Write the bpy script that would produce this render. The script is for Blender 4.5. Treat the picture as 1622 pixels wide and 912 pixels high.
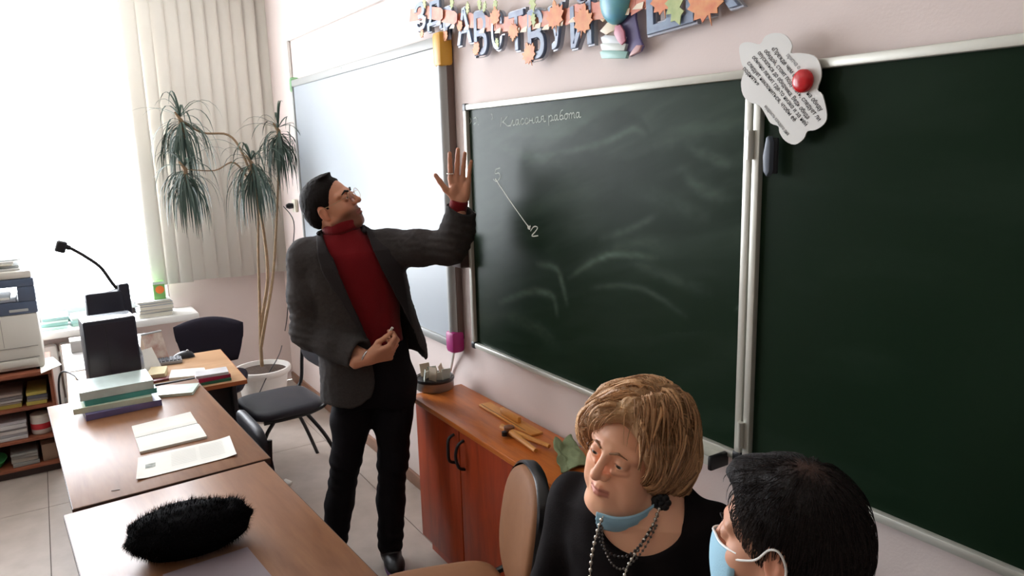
import bpy, bmesh, math, random
import numpy as np
from mathutils import Matrix, Vector, Euler, noise
for _o in list(bpy.data.objects): bpy.data.objects.remove(_o)
SC = bpy.context.scene
COL = SC.collection
PI = math.pi
# ------------------------------------------------------------------ camera
IMG_W, IMG_H, FPX = 1622, 912, 1162.7
PITCH, YAW, ROLL = 0.191764, -1.006870, -0.0278646
EYE = Vector((0, 0, 1.8))
_cp, _sp, _cy, _sy, _cr, _sr = math.cos(PITCH), math.sin(PITCH), math.cos(YAW), math.sin(YAW), math.cos(ROLL), math.sin(ROLL)
FWD = Vector((_sy*_cp, _cy*_cp, -_sp)); _r = Vector((_cy, -_sy, 0)); _u = _r.cross(FWD)
RGT = _r*_cr + _u*_sr; UPV = -_r*_sr + _u*_cr
cam = bpy.data.cameras.new('camera'); cam.sensor_width = 36; cam.lens = FPX/IMG_W*36; cam.clip_start = .02
cam_ob = bpy.data.objects.new('camera', cam); COL.objects.link(cam_ob)
_m = Matrix((RGT, UPV, -FWD)).transposed()
cam_ob.location = EYE; cam_ob.rotation_euler = _m.to_euler()
SC.camera = cam_ob
# ------------------------------------------------------------------ sky, exposure, lamps
SKY = 20.0
world = bpy.data.worlds.new('overcast_sky'); SC.world = world; world.use_nodes = True
_bg = world.node_tree.nodes['Background']; _bg.inputs[0].default_value = (.925, .968, 1.03, 1); _bg.inputs[1].default_value = SKY
SC.view_settings.view_transform = 'Standard'; SC.view_settings.look = 'None'
SC.view_settings.exposure = 0.22; SC.view_settings.gamma = 1; SC.view_settings.use_curve_mapping = False
SC.cycles.max_bounces = 10; SC.cycles.diffuse_bounces = 6; SC.cycles.transparent_max_bounces = 12
SC.cycles.sample_clamp_indirect = 6; SC.cycles.use_denoising = True
XW, YF, XR, YB, ZC = -5.76, 1.53, 3.4, -4.8, 3.25          # room: window wall, board wall, right wall, back wall, ceiling
OPENINGS = [(-1.50, .70), (-3.1, -2.1)]      # window in view, then an unseen one added to light the room
SILL, HEAD = .70, 2.95
def portal(n, y0, y1):
    l = bpy.data.lights.new('daylight_portal', 'AREA'); l.shape = 'RECTANGLE'; l.size = HEAD-SILL; l.size_y = y1-y0
    l.cycles.is_portal = True
    o = bpy.data.objects.new('daylight_portal', l); COL.objects.link(o)
    o.location = (XW-.31, (y0+y1)/2, (SILL+HEAD)/2); o.rotation_euler = (0, -PI/2, 0)
for i, (a, b) in enumerate(OPENINGS): portal(i, a, b)
FILL_LAMP_POWER = 24
# ------------------------------------------------------------------ pixel rays of the calibrated view, for measuring real positions
def ray(x, y): return FWD + (x-811)/FPX*RGT - (y-456)/FPX*UPV
def onX(x, y, X): d = ray(x, y); return EYE + d*((X-EYE.x)/d.x)
def onY(x, y, Y): d = ray(x, y); return EYE + d*((Y-EYE.y)/d.y)
def onZ(x, y, Z): d = ray(x, y); return EYE + d*((Z-EYE.z)/d.z)
# ------------------------------------------------------------------ materials
def lin(c): return tuple(((v/255)/12.92 if v/255 <= .04045 else ((v/255+.055)/1.055)**2.4) for v in c)
MATS = {}
def nodes(m):
    nt = m.node_tree; return nt, nt.nodes, nt.links, nt.nodes['Principled BSDF']
def mat(name, c, rough=.6, spec=.5, metal=0, var=.0, vscale=8, bump=0, bscale=60, stretch=(1, 1, 1), c2=None, attr=None, sheen=0, coat=0, sss=0, emit=0, trans=0):
    if name in MATS: return MATS[name]
    m = bpy.data.materials.new(name); m.use_nodes = True; MATS[name] = m
    nt, N, L, b = nodes(m)
    c = lin(c); b.inputs['Base Color'].default_value = (*c, 1)
    b.inputs['Roughness'].default_value = rough; b.inputs['Specular IOR Level'].default_value = spec; b.inputs['Metallic'].default_value = metal
    if sheen: b.inputs['Sheen Weight'].default_value = sheen; b.inputs['Sheen Roughness'].default_value = .5
    if coat: b.inputs['Coat Weight'].default_value = coat; b.inputs['Coat Roughness'].default_value = .15
    if sss: b.inputs['Subsurface Weight'].default_value = sss; b.inputs['Subsurface Radius'].default_value = (.01, .004, .002); b.inputs['Subsurface Scale'].default_value = .6
    if trans: b.inputs['Transmission Weight'].default_value = trans
    if emit: b.inputs['Emission Color'].default_value = (*c, 1); b.inputs['Emission Strength'].default_value = emit
    src = None
    if attr:
        a = N.new('ShaderNodeAttribute'); a.attribute_name = attr; src = a.outputs['Color']
    if var or bump:
        tc = N.new('ShaderNodeTexCoord'); mp = N.new('ShaderNodeMapping'); mp.inputs['Scale'].default_value = stretch
        L.new(tc.outputs['Object'], mp.inputs['Vector'])
    if var:
        nz = N.new('ShaderNodeTexNoise'); nz.inputs['Scale'].default_value = vscale; nz.inputs['Detail'].default_value = 6
        L.new(mp.outputs[0], nz.inputs['Vector'])
        mx = N.new('ShaderNodeMix'); mx.data_type = 'RGBA'
        d2 = lin(c2) if c2 else tuple(v*(1-var) for v in c)
        cr = N.new('ShaderNodeMapRange'); cr.inputs[1].default_value = .3; cr.inputs[2].default_value = .7
        L.new(nz.outputs['Fac'], cr.inputs[0]); L.new(cr.outputs[0], mx.inputs[0])
        if src is not None:
            mx.blend_type = 'MULTIPLY'; L.new(src, mx.inputs[6]); mx.inputs[7].default_value = (1-var, 1-var, 1-var, 1)
        else:
            mx.inputs[6].default_value = (*c, 1); mx.inputs[7].default_value = (*d2, 1)
        src = mx.outputs[2]
    if src is not None: L.new(src, b.inputs['Base Color'])
    if bump:
        n2 = N.new('ShaderNodeTexNoise'); n2.inputs['Scale'].default_value = bscale; n2.inputs['Detail'].default_value = 4
        L.new(mp.outputs[0], n2.inputs['Vector'])
        bp = N.new('ShaderNodeBump'); bp.inputs['Strength'].default_value = bump; bp.inputs['Distance'].default_value = .01
        L.new(n2.outputs['Fac'], bp.inputs['Height']); L.new(bp.outputs[0], b.inputs['Normal'])
    return m
def wood(name, c1, c2, rough=.35, grain=(1.2, 14, 14), spec=.5, bands=3.0, coat=0):
    if name in MATS: return MATS[name]
    m = mat(name, c1, rough, spec, coat=coat); nt, N, L, b = nodes(m)
    tc = N.new('ShaderNodeTexCoord'); mp = N.new('ShaderNodeMapping'); mp.inputs['Scale'].default_value = grain
    L.new(tc.outputs['Object'], mp.inputs['Vector'])
    n1 = N.new('ShaderNodeTexNoise'); n1.inputs['Scale'].default_value = bands; n1.inputs['Detail'].default_value = 8; n1.inputs['Distortion'].default_value = 1.2
    n2 = N.new('ShaderNodeTexNoise'); n2.inputs['Scale'].default_value = bands*7; n2.inputs['Detail'].default_value = 3
    L.new(mp.outputs[0], n1.inputs['Vector']); L.new(mp.outputs[0], n2.inputs['Vector'])
    ad = N.new('ShaderNodeMath'); ad.operation = 'MULTIPLY_ADD'; ad.inputs[1].default_value = .35
    L.new(n2.outputs['Fac'], ad.inputs[0]); L.new(n1.outputs['Fac'], ad.inputs[2])
    mr = N.new('ShaderNodeMapRange'); mr.inputs[1].default_value = .45; mr.inputs[2].default_value = .95
    L.new(ad.outputs[0], mr.inputs[0])
    mx = N.new('ShaderNodeMix'); mx.data_type = 'RGBA'; mx.inputs[6].default_value = (*lin(c1), 1); mx.inputs[7].default_value = (*lin(c2), 1)
    L.new(mr.outputs[0], mx.inputs[0]); L.new(mx.outputs[2], b.inputs['Base Color'])
    return m
def glass(name):
    m = bpy.data.materials.new(name); m.use_nodes = True; nt = m.node_tree; N, L = nt.nodes, nt.links
    N.remove(N['Principled BSDF'])
    t = N.new('ShaderNodeBsdfTransparent'); g = N.new('ShaderNodeBsdfGlossy'); g.inputs['Roughness'].default_value = .02
    x = N.new('ShaderNodeMixShader'); x.inputs[0].default_value = .06
    L.new(t.outputs[0], x.inputs[1]); L.new(g.outputs[0], x.inputs[2]); L.new(x.outputs[0], N['Material Output'].inputs[0])
    MATS[name] = m; return m
# ------------------------------------------------------------------ mesh building
class MB:
    def __init__(s): s.v = []; s.f = []; s.c = None
    def add(s, vs, fs):
        n = len(s.v); s.v += [tuple(v) for v in vs]; s.f += [tuple(i+n for i in f) for f in fs]; return s
    def bm(s, b, M=None):
        b.verts.index_update(); s.add([(M @ v.co) if M else v.co for v in b.verts], [[v.index for v in f.verts] for f in b.faces]); b.free(); return s
    def box(s, c, d, rot=None, bev=0, seg=2):
        b = bmesh.new(); bmesh.ops.create_cube(b, size=1)
        for v in b.verts: v.co = Vector((v.co.x*d[0], v.co.y*d[1], v.co.z*d[2]))
        if bev: bmesh.ops.bevel(b, geom=list(b.edges), offset=bev, segments=seg, profile=.5, affect='EDGES')
        M = Matrix.Translation(c)
        if rot is not None: M = M @ (rot.to_4x4() if isinstance(rot, Matrix) else Euler(rot).to_matrix().to_4x4())
        return s.bm(b, M)
    def b2(s, lo, hi, bev=0): return s.box([(a+b)/2 for a, b in zip(lo, hi)], [b-a for a, b in zip(lo, hi)], bev=bev)
    def tube(s, pts, r, n=8, caps=True, flat=1.0):
        P = [Vector(p) for p in pts]; R = r if hasattr(r, '__len__') else [r]*len(P)
        ref = None; vs = []; fs = []
        for i, p in enumerate(P):
            t = (P[min(i+1, len(P)-1)]-P[max(i-1, 0)])
            t = t.normalized() if t.length > 1e-9 else Vector((0, 0, 1))
            if ref is None: ref = t.orthogonal().normalized()
            a = (ref - t*ref.dot(t)); a = a.normalized() if a.length > 1e-6 else t.orthogonal().normalized()
            ref = a; b = t.cross(a)
            for k in range(n):
                q = 2*PI*k/n; vs.append(p + (a*math.cos(q) + b*math.sin(q)*flat)*R[i])
        for i in range(len(P)-1):
            for k in range(n): fs.append((i*n+k, i*n+(k+1) % n, (i+1)*n+(k+1) % n, (i+1)*n+k))
        if caps: fs.append(tuple(range(n-1, -1, -1))); fs.append(tuple((len(P)-1)*n+k for k in range(n)))
        return s.add(vs, fs)
    def lathe(s, prof, n=24, M=None, sx=1, sy=1):
        vs = []; fs = []
        for r, z in prof:
            for k in range(n):
                q = 2*PI*k/n; v = Vector((r*math.cos(q)*sx, r*math.sin(q)*sy, z)); vs.append(M @ v if M else v)
        for i in range(len(prof)-1):
            for k in range(n): fs.append((i*n+k, i*n+(k+1) % n, (i+1)*n+(k+1) % n, (i+1)*n+k))
        fs.append(tuple(range(n-1, -1, -1))); fs.append(tuple((len(prof)-1)*n+k for k in range(n)))
        return s.add(vs, fs)
    def prism(s, poly, h, M=None, bev=0):
        # poly in local xy, extruded from z=0 to z=h
        b = bmesh.new(); vs = [b.verts.new((x, y, 0)) for x, y in poly]; f = b.faces.new(vs)
        r = bmesh.ops.extrude_face_region(b, geom=[f])
        for e in r['geom']:
            if isinstance(e, bmesh.types.BMVert): e.co.z += h
        bmesh.ops.recalc_face_normals(b, faces=list(b.faces))
        if bev: bmesh.ops.bevel(b, geom=list(b.edges), offset=bev, segments=2, profile=.5, affect='EDGES')
        if len(poly) > 6: bmesh.ops.triangulate(b, faces=[f for f in b.faces if len(f.verts) > 4])
        return s.bm(b, M)
    def ell(s, c, r, M=None, nu=16, nv=10):
        vs = []; fs = []
        for i in range(nv+1):
            th = PI*i/nv
            for k in range(nu):
                ph = 2*PI*k/nu; v = Vector((c[0]+r[0]*math.sin(th)*math.cos(ph), c[1]+r[1]*math.sin(th)*math.sin(ph), c[2]+r[2]*math.cos(th))); vs.append(M @ v if M else v)
        for i in range(nv):
            for k in range(nu): fs.append((i*nu+k, (i+1)*nu+k, (i+1)*nu+(k+1) % nu, i*nu+(k+1) % nu))
        return s.add(vs, fs)
    def build(s, name, m, parent=None, world=False, smooth=True, ang=40, cols=None):
        me = bpy.data.meshes.new(name)
        V = s.v
        if parent is not None and world:
            t = parent
            while t.parent: t = t.parent
            I = t.matrix_basis.inverted(); V = [I @ Vector(v) for v in V]
        me.from_pydata([tuple(v) for v in V], [], s.f); me.validate()
        b = bmesh.new(); b.from_mesh(me); bmesh.ops.recalc_face_normals(b, faces=list(b.faces)) if len(s.f) < 60000 else None
        b.to_mesh(me); b.free()
        if cols is not None:
            ca = me.color_attributes.new('Col', 'FLOAT_COLOR', 'POINT')
            A = np.ones((len(me.vertices), 4), np.float32); A[:, :3] = cols; ca.data.foreach_set('color', A.ravel())
        if smooth:
            me.polygons.foreach_set('use_smooth', [True]*len(me.polygons))
            if ang < 180: me.set_sharp_from_angle(angle=math.radians(ang))
        return link(name, me, m, parent)
def link(name, me, m, parent=None):
    if m is not None:
        for q in (m if isinstance(m, (list, tuple)) else [m]): me.materials.append(q)
    o = bpy.data.objects.new(name, me); COL.objects.link(o)
    if parent is not None: o.parent = parent
    return o
def thing(name, label, cat, loc=(0, 0, 0), rz=0, group=None):
    o = bpy.data.objects.new(name, None); COL.objects.link(o); o.empty_display_size = .1
    o.location = loc; o.rotation_euler = (0, 0, rz); o.matrix_basis = Matrix.Translation(loc) @ Matrix.Rotation(rz, 4, 'Z')
    return tag(o, label, cat, group)
def tag(o, label, cat, group=None):
    o['label'] = label; o['category'] = cat
    if group: o['group'] = group
    return o
def struct(o): o['kind'] = 'structure'; return o
def stuff(o): o['kind'] = 'stuff'; return o
def dup(root, loc, rz, label, group=None):
    r = root.copy(); COL.objects.link(r); r.location = loc; r.rotation_euler = (0, 0, rz); r['label'] = label
    if group: r['group'] = group
    for ch in list(root.children):
        c = ch.copy(); COL.objects.link(c); c.parent = r
        for g in list(ch.children):
            d = g.copy(); COL.objects.link(d); d.parent = c
    return r
def catmull(pts, n=6, closed=False):
    P = [Vector(p) for p in pts]; out = []; N = len(P)
    for i in range(N if closed else N-1):
        p0, p1, p2, p3 = (P[(i+k) % N] if closed else P[min(max(i+k, 0), N-1)] for k in (-1, 0, 1, 2))
        for j in range(n):
            t = j/n; out.append(.5*((2*p1)+(-p0+p2)*t+(2*p0-5*p1+4*p2-p3)*t*t+(-p0+3*p1-3*p2+p3)*t**3))
    if not closed: out.append(P[-1])
    return out
random.seed(4); RNG = np.random.default_rng(4)
# ================================================================== the room
M_WALL = mat('pink_wall_paint', (231, 217, 212), .75, .3, var=.05, vscale=3, bump=.06, bscale=140)
M_CEIL = mat('white_ceiling_paint', (236, 234, 228), .85, .2)
M_TRIM = mat('brown_baseboard_paint', (150, 112, 92), .5, var=.2, vscale=10)
M_WHITE = mat('white_plastic', (236, 236, 232), .4)
M_FRAMEW = mat('white_window_frame', (240, 242, 242), .35)
M_LINO = mat('beige_linoleum', (180, 168, 158), .42, .45, var=.14, vscale=9, bump=.03, bscale=200, c2=(166, 154, 144))
M_SEAM = mat('dark_seam', (96, 84, 78), .8)
M_BLACK = mat('black_plastic', (22, 22, 26), .4)
M_GLASS = glass('clear_glass')
T = .32
struct(MB().b2((XW-T, YF, 0), (XR+.2, YF+.2, ZC)).build('wall_front', M_WALL, smooth=False))
w = MB(); ys = [YB] + [v for o in reversed(OPENINGS) for v in o] + [YF]
w.b2((XW-T, YB-.2, 0), (XW, YF, SILL)); w.b2((XW-T, YB-.2, HEAD), (XW, YF, ZC))
for a, b in zip(ys[::2], ys[1::2]): w.b2((XW-T, a, SILL), (XW, b, HEAD))
struct(w.build('wall_left', M_WALL, smooth=False))
M_WALL2 = mat('bounce_cutting_wall_tone', (150, 138, 130), .8, .2)  # unseen walls, colour darkened to cut the bounced light
struct(MB().b2((XR, YB, 0), (XR+.2, YF, ZC)).build('wall_right', M_WALL2, smooth=False))
struct(MB().b2((XW, YB-.2, 0), (XR+.2, YB, ZC)).build('wall_back', M_WALL2, smooth=False))
struct(MB().b2((XW-T, YB-.2, ZC), (XR+.2, YF+.2, ZC+.2)).build('ceiling', M_CEIL, smooth=False))
fl = struct(MB().b2((XW, YB, -.1), (XR, YF, -.004)).build('floor', M_SEAM, smooth=False))
for y0, y1 in ((1.325, YF), (-.17, 1.325), (-1.67, -.17), (-3.17, -1.67), (YB, -3.17)):
    for x0, x1 in ((XW, -4.35), (-4.35, XR)):
        MB().b2((x0+.002, y0+.002, -.01), (x1-.002, y1-.002, 0)).build('linoleum_sheet', M_LINO, fl, smooth=False)
struct(MB().box(((XW+XR)/2, YF-.009, .035), (XR-XW-.04, .018, .07), bev=.004).build('baseboard_front', M_TRIM))
struct(MB().box((XW+.009, (YB+YF)/2-.02, .035), (.018, YF-YB-.08, .07), bev=.004).build('baseboard_left', M_TRIM))
for k, (a, b) in enumerate(OPENINGS):
    fr = MB(); x0, x1 = XW-T+.03, XW-T+.10
    for lo, hi in (((x0, a, SILL), (x1, a+.06, HEAD)), ((x0, b-.06, SILL), (x1, b, HEAD)), ((x0, a+.06, SILL), (x1, b-.06, SILL+.06)), ((x0, a+.06, HEAD-.06), (x1, b-.06, HEAD))): fr.b2(lo, hi, .006)
    o = struct(fr.build('window_%d' % (k+1), M_FRAMEW))
    mid = a + (b-a)*(.46)
    MB().b2((x0, mid-.035, SILL+.06), (x1, mid+.035, HEAD-.06), .006).build('mullion', M_FRAMEW, o)
    for p0, p1 in ((a+.06, mid-.035), (mid+.035, b-.06)):
        MB().b2((x0+.03, p0, SILL+.06), (x0+.036, p1, HEAD-.06)).build('pane', M_GLASS, o, smooth=False)
    MB().box((XW-.0, (a+b)/2+.03, SILL-.025), (.56, b-a+.22, .05), bev=.012).build('window_sill', M_WHITE, o) if k == 0 else \
        MB().box((XW-.0, (a+b)/2, SILL-.025), (.56, b-a+.1, .05), bev=.012).build('window_sill', M_WHITE, o)
# unseen ceiling panels, added as weak fill light for the room
M_TUBE = mat('fill_lamp_diffuser', (255, 244, 225), .5, emit=1)
_nt, _N, _L, _b = nodes(M_TUBE); _b.inputs['Emission Strength'].default_value = FILL_LAMP_POWER/16
for lx, ly, lab in ((-2.2, -.9, 'added unseen fill lamp on the ceiling, nearer the windows'), (.6, -.9, 'added unseen fill lamp on the ceiling, nearer the door side')):
    t = thing('added_fill_lamp', lab, 'added fill lamp', (lx, ly, ZC))
    MB().b2((-.62, -.15, -.07), (.62, .15, 0), .01).build('housing', M_WHITE, t)
    MB().b2((-.6, -.13, -.085), (.6, .13, -.07), .006).build('diffuser', M_TUBE, t)
# vertical blind hanging in front of the window's right half and the wall beside it
M_SLAT = mat('cream_blind_fabric', (230, 226, 217), .8, .2, bump=.05, bscale=300)
nt, N, L, b = nodes(M_SLAT)
tr = N.new('ShaderNodeBsdfTranslucent'); tr.inputs[0].default_value = (*lin((226, 222, 212)), 1); mxs = N.new('ShaderNodeMixShader'); mxs.inputs[0].default_value = .12
L.new(b.outputs[0], mxs.inputs[1]); L.new(tr.outputs[0], mxs.inputs[2]); L.new(mxs.outputs[0], N['Material Output'].inputs[0])
bl = thing('vertical_blind', 'cream vertical blind of long fabric slats hanging in the corner by the window', 'blind', (-5.66, 1.08, 3.0))
MB().box((0, -1.0, .02), (.05, 2.9, .05), bev=.008).build('head_rail', M_WHITE, bl)
for i in range(11):
    y = -.45 + i*.086
    z0 = -2.10 + random.uniform(-.006, .006)
    a = math.radians(79 + random.uniform(-4, 4) - (i > 8)*8)
    dx, dy = math.cos(a)*.052, math.sin(a)*.052
    m_ = MB(); n_ = 7; vs = []; fs = []
    for side in (-1, 1):
        for j in range(n_):
            q = j/(n_-1)*2-1; bow = .006*(1-q*q)
            for z in (z0, -.005): vs.append((q*dx+bow*math.sin(a)+side*.0006, y+q*dy-bow*math.cos(a), z))
    for sd in (0, 1):
        for j in range(n_-1):
            o_ = sd*n_*2+j*2; f = (o_, o_+2, o_+3, o_+1); fs.append(f if sd else f[::-1])
    for j in range(n_-1): fs.append((j*2, n_*2+j*2, n_*2+j*2+2, j*2+2)); fs.append((j*2+1, j*2+3, n_*2+j*2+3, n_*2+j*2+1))
    fs.append((0, 1, n_*2+1, n_*2)); e = n_*2-2; fs.append((e, n_*2+e, n_*2+e+1, e+1))
    m_.add(vs, fs).build('slat', M_SLAT, bl, ang=180)
# radiator under the sill
M_RAD = mat('white_radiator_enamel', (232, 232, 228), .4)
rd = thing('radiator', 'white sectioned radiator under the windowsill behind the side table', 'radiator', (-5.62, -.25, 0))
for i in range(11): MB().box((0, -.44+i*.088, .36), (.09, .076, .46), bev=.02).build('section', M_RAD, rd)
for z in (.2, .52): MB().tube([(0, -.6, z), (0, .6, z)], .018).build('pipe', M_RAD, rd)
for y in (-.4, .4): MB().box((0, y, .07), (.03, .03, .14), bev=.004).build('foot', M_RAD, rd)
# ================================================================== boards
M_ALU = mat('pale_aluminium', (206, 206, 196), .38, .5, metal=.35, var=.05, vscale=20)
M_GREYR = mat('grey_rail', (168, 170, 168), .4)
M_CHALK = mat('white_chalk', (222, 224, 214), .9, .1)
def board(x0, x1, z0, z1, label, marks):
    t = thing('chalkboard', label, 'chalkboard', (x0, 1.5, z0))
    w_, h_ = x1-x0, z1-z0; res = .005
    nx, nz = int(w_/res)+1, int(h_/res)+1
    gx, gz = np.meshgrid(np.linspace(.01, w_-.01, nx), np.linspace(.01, h_-.01, nz), indexing='ij')
    V = np.stack([gx.ravel(), np.full(gx.size, .004), gz.ravel()], 1)
    I = np.arange(nx*nz).reshape(nx, nz)
    F = np.stack([I[:-1, :-1], I[1:, :-1], I[1:, 1:], I[:-1, 1:]], -1).reshape(-1, 4)
    dust = marks(gx.ravel(), gz.ravel()) if marks else np.zeros(gx.size)
    base = np.array(lin((24, 40, 27))); ch = np.array(lin((126, 148, 132)))
    cols = base[None]*(1-dust[:, None]) + ch[None]*dust[:, None]
    me = bpy.data.meshes.new('writing_surface'); me.from_pydata(V.tolist(), [], F.tolist())
    ca = me.color_attributes.new('Col', 'FLOAT_COLOR', 'POINT'); A = np.ones((len(V), 4), np.float32); A[:, :3] = cols; ca.data.foreach_set('color', A.ravel())
    link('writing_surface', me, mat('green_board_enamel', (30, 45, 36), .32, .06, attr='Col'), t)
    MB().b2((.005, .006, .005), (w_-.005, .028, h_-.005)).build('backing_panel', M_GREYR, t, smooth=False)
    for lo, hi in (((0, -.012, h_-.022), (w_, .01, h_)), ((0, -.012, 0), (w_, .01, .022)), ((0, -.012, .022), (.022, .01, h_-.022)), ((w_-.022, -.012, .022), (w_, .01, h_-.022))):
        MB().b2(lo, hi, .004).build('frame_rail', M_ALU, t)
    for cx in (0, w_):
        for cz in (0, h_): MB().box((cx+(.011 if cx == 0 else -.011), -.004, cz+(.011 if cz == 0 else -.011)), (.03, .02, .03), bev=.005).build('corner_cap', M_BLACK, t)
    return t
def fbm(x, z, sx, sz, seed, octv=4):
    rng = np.random.default_rng(seed); out = np.zeros_like(x); amp = 1; tot = 0
    for o in range(octv):
        G = rng.random((64, 64)); u = (x*sx*2**o) % 63; v = (z*sz*2**o) % 63
        i, j = u.astype(int), v.astype(int); fu, fv = u-i, v-j; fu = fu*fu*(3-2*fu); fv = fv*fv*(3-2*fv)
        i1, j1 = (i+1) % 64, (j+1) % 64
        out += amp*((G[i, j]*(1-fu)+G[i1, j]*fu)*(1-fv)+(G[i, j1]*(1-fu)+G[i1, j1]*fu)*fv); tot += amp; amp *= .5
    return out/tot
BX0, BX1, BZ0, BZ1 = -2.69, -1.236, .95, 1.967
def bp(px, py):                                   # a point of the left board, in its own metres
    p = onY(px, py, 1.502); return p.x-BX0, p.z-BZ0
def left_marks(x, z):
    wx = x + .05*(fbm(x, z, 4, 4, 1)-.5); wz = z + .05*(fbm(x, z, 4, 4, 2)-.5)
    sm = fbm(wx+wz*.4, wz-wx*.25, 3, 16, 3); d = .10*np.clip((sm-.42)*3, 0, 1)
    top = np.clip((z-.42)/.35, 0, 1)*np.clip((x-.05)/.2, 0, 1); d = d*(.25+.75*top)
    def stroke(pts, w, a, soft=1):
        P = [np.array(bp(*q)) for q in pts]; P = [np.array((p.x, p.y)) for p in catmull([(q[0], q[1], 0) for q in P], 6)]
        best = np.full(x.shape, 9.); along = np.zeros(x.shape)
        for k, (p, q) in enumerate(zip(P[:-1], P[1:])):
            e = q-p; h = np.clip(((x-p[0])*e[0]+(z-p[1])*e[1])/(e@e+1e-9), 0, 1)
            dd = np.hypot(x-p[0]-h*e[0], z-p[1]-h*e[1]); m = dd < best; best = np.where(m, dd, best); along = np.where(m, (k+h)/(len(P)-1), along)
        g = np.exp(-(best/w)**2)*np.sin(np.clip(along, .03, .97)*PI)**.6
        return .72*a*g*(.45+.9*fbm(x, z, 30, 60, 7, 2))
    for pts, w_, a in (
        ([(850, 418), (880, 425), (890, 450), (897, 480)], .012, .38), ([(850, 460), (875, 470), (882, 500)], .012, .25),
        ([(790, 480), (840, 462), (878, 468)], .014, .22), ([(900, 440), (960, 405), (1040, 408)], .010, .32), ([(920, 425), (1000, 385), (1060, 395)], .025, .14),
        ([(950, 378), (1000, 362), (1040, 340)], .012, .2), ([(935, 455), (1010, 455), (1085, 500)], .010, .22),
        ([(1165, 490), (1180, 480), (1190, 465)], .006, .4), ([(1090, 235), (1130, 250), (1160, 262)], .016, .3),
        ([(1080, 270), (1110, 300), (1150, 315)], .02, .22), ([(840, 250), (920, 235), (980, 215)], .012, .2), ([(960, 225), (1000, 205), (1020, 212)], .010, .25),
        ([(780, 225), (830, 245), (900, 262)], .02, .18), ([(845, 230), (900, 200), (960, 195)], .03, .12), ([(1030, 240), (1100, 215), (1180, 215)], .03, .12),
        ([(990, 300), (1060, 320), (1130, 350)], .03, .12), ([(800, 500), (850, 520), (880, 545)], .03, .12), ([(1000, 415), (1060, 440), (1120, 460)], .02, .14)):
        d = d + stroke(pts, w_, a)
    arch = np.array([bp(*q) for q in ((905, 220), (940, 190), (980, 178), (1015, 190), (1030, 215), (1180, 215))])
    o = np.argsort(arch[:, 0]); edge = np.interp(x, arch[o, 0], arch[o, 1]); film = np.clip((z-edge)/.02, 0, 1)*np.clip((x-.2)/.2, 0, 1)
    d = d + .07*film*(.6+.6*fbm(x, z, 3, 20, 9))
    d = d + .05*np.clip(1-x/.35, 0, 1)*np.clip((z-.35)/.3, 0, 1)
    return np.clip(d, 0, .8)
lb = board(BX0, BX1, BZ0, BZ1, 'left green chalkboard panel with smeared chalk and faint handwriting', left_marks)
rb = board(-1.231, .27, BZ0-.002, BZ1+.003, 'clean right green chalkboard panel behind the dark-haired man', lambda x, z: .02*np.clip((fbm(x, z, 3, 12, 5)-.5)*4, 0, 1))
tray = MB(); prof = [(-.012, .016), (-.065, .012), (-.070, .026), (-.074, .026), (-.074, .0), (-.012, -.004)]
vs = [(x, y, z-.012) for x in (1.0, 1.40) for y, z in prof]; n_ = len(prof)
tray.add(vs, [(k, (k+1) % n_, n_+(k+1) % n_, n_+k) for k in range(n_)] + [tuple(range(n_)), tuple(range(2*n_-1, n_-1, -1))]).build('chalk_tray', M_ALU, lb, ang=25)
MB().box((1.405, -.04, -.006), (.014, .07, .04), bev=.004).build('tray_end_cap', M_BLACK, lb)
for z in (.835, .08): MB().tube([(1.457, -.016, z-.035), (1.457, -.016, z+.035)], .009, 12).build('hinge', M_ALU, lb)
# chalk writing: the words and the marked segment, each a stroke that lies on the board
def chalk(name, strokes, r, fl_=.35):
    m_ = MB()
    for st in strokes:
        P = catmull([(bp(*q)[0], .001, bp(*q)[1]) for q in st], 5)
        vs = []; fs = []
        for i, p in enumerate(P):
            t_ = (P[min(i+1, len(P)-1)]-P[max(i-1, 0)]); t_ = t_.normalized() if t_.length > 1e-9 else Vector((1, 0, 0)); nrm = Vector((-t_.z, 0, t_.x))
            for q, yy in ((-1, .0031), (0, .0028), (1, .0031)): vs.append(p + nrm*r*q*random.uniform(.7, 1.2) + Vector((0, yy-.001, 0)))
        for i in range(len(P)-1):
            for k in (0, 1): fs.append((i*3+k, i*3+k+1, i*3+k+4, i*3+k+3))
        m_.add(vs, fs)
    return m_
M_FAINT = mat('faint_chalk_line', (196, 204, 196), .9, .1)
o_ = chalk('chalk_line', [[(784, 283), (810, 322), (838, 361)]], .0022).build('chalk_line', M_CHALK, lb)
chalk('chalk_point', [[(835, 357), (839, 362), (836, 361), (840, 358)]], .004).build('chalk_dot', M_CHALK, lb)
chalk('chalk_digit', [[(840, 366), (845, 359), (851, 360), (848, 366), (842, 373), (846, 374), (852, 373)]], .0022).build('chalk_digit', M_CHALK, lb)
chalk('chalk_digit', [[(785, 268), (792, 266)], [(785, 268), (784, 275), (790, 274), (792, 281), (786, 287), (781, 284)]], .0018).build('chalk_digit', M_FAINT, lb)
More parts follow.
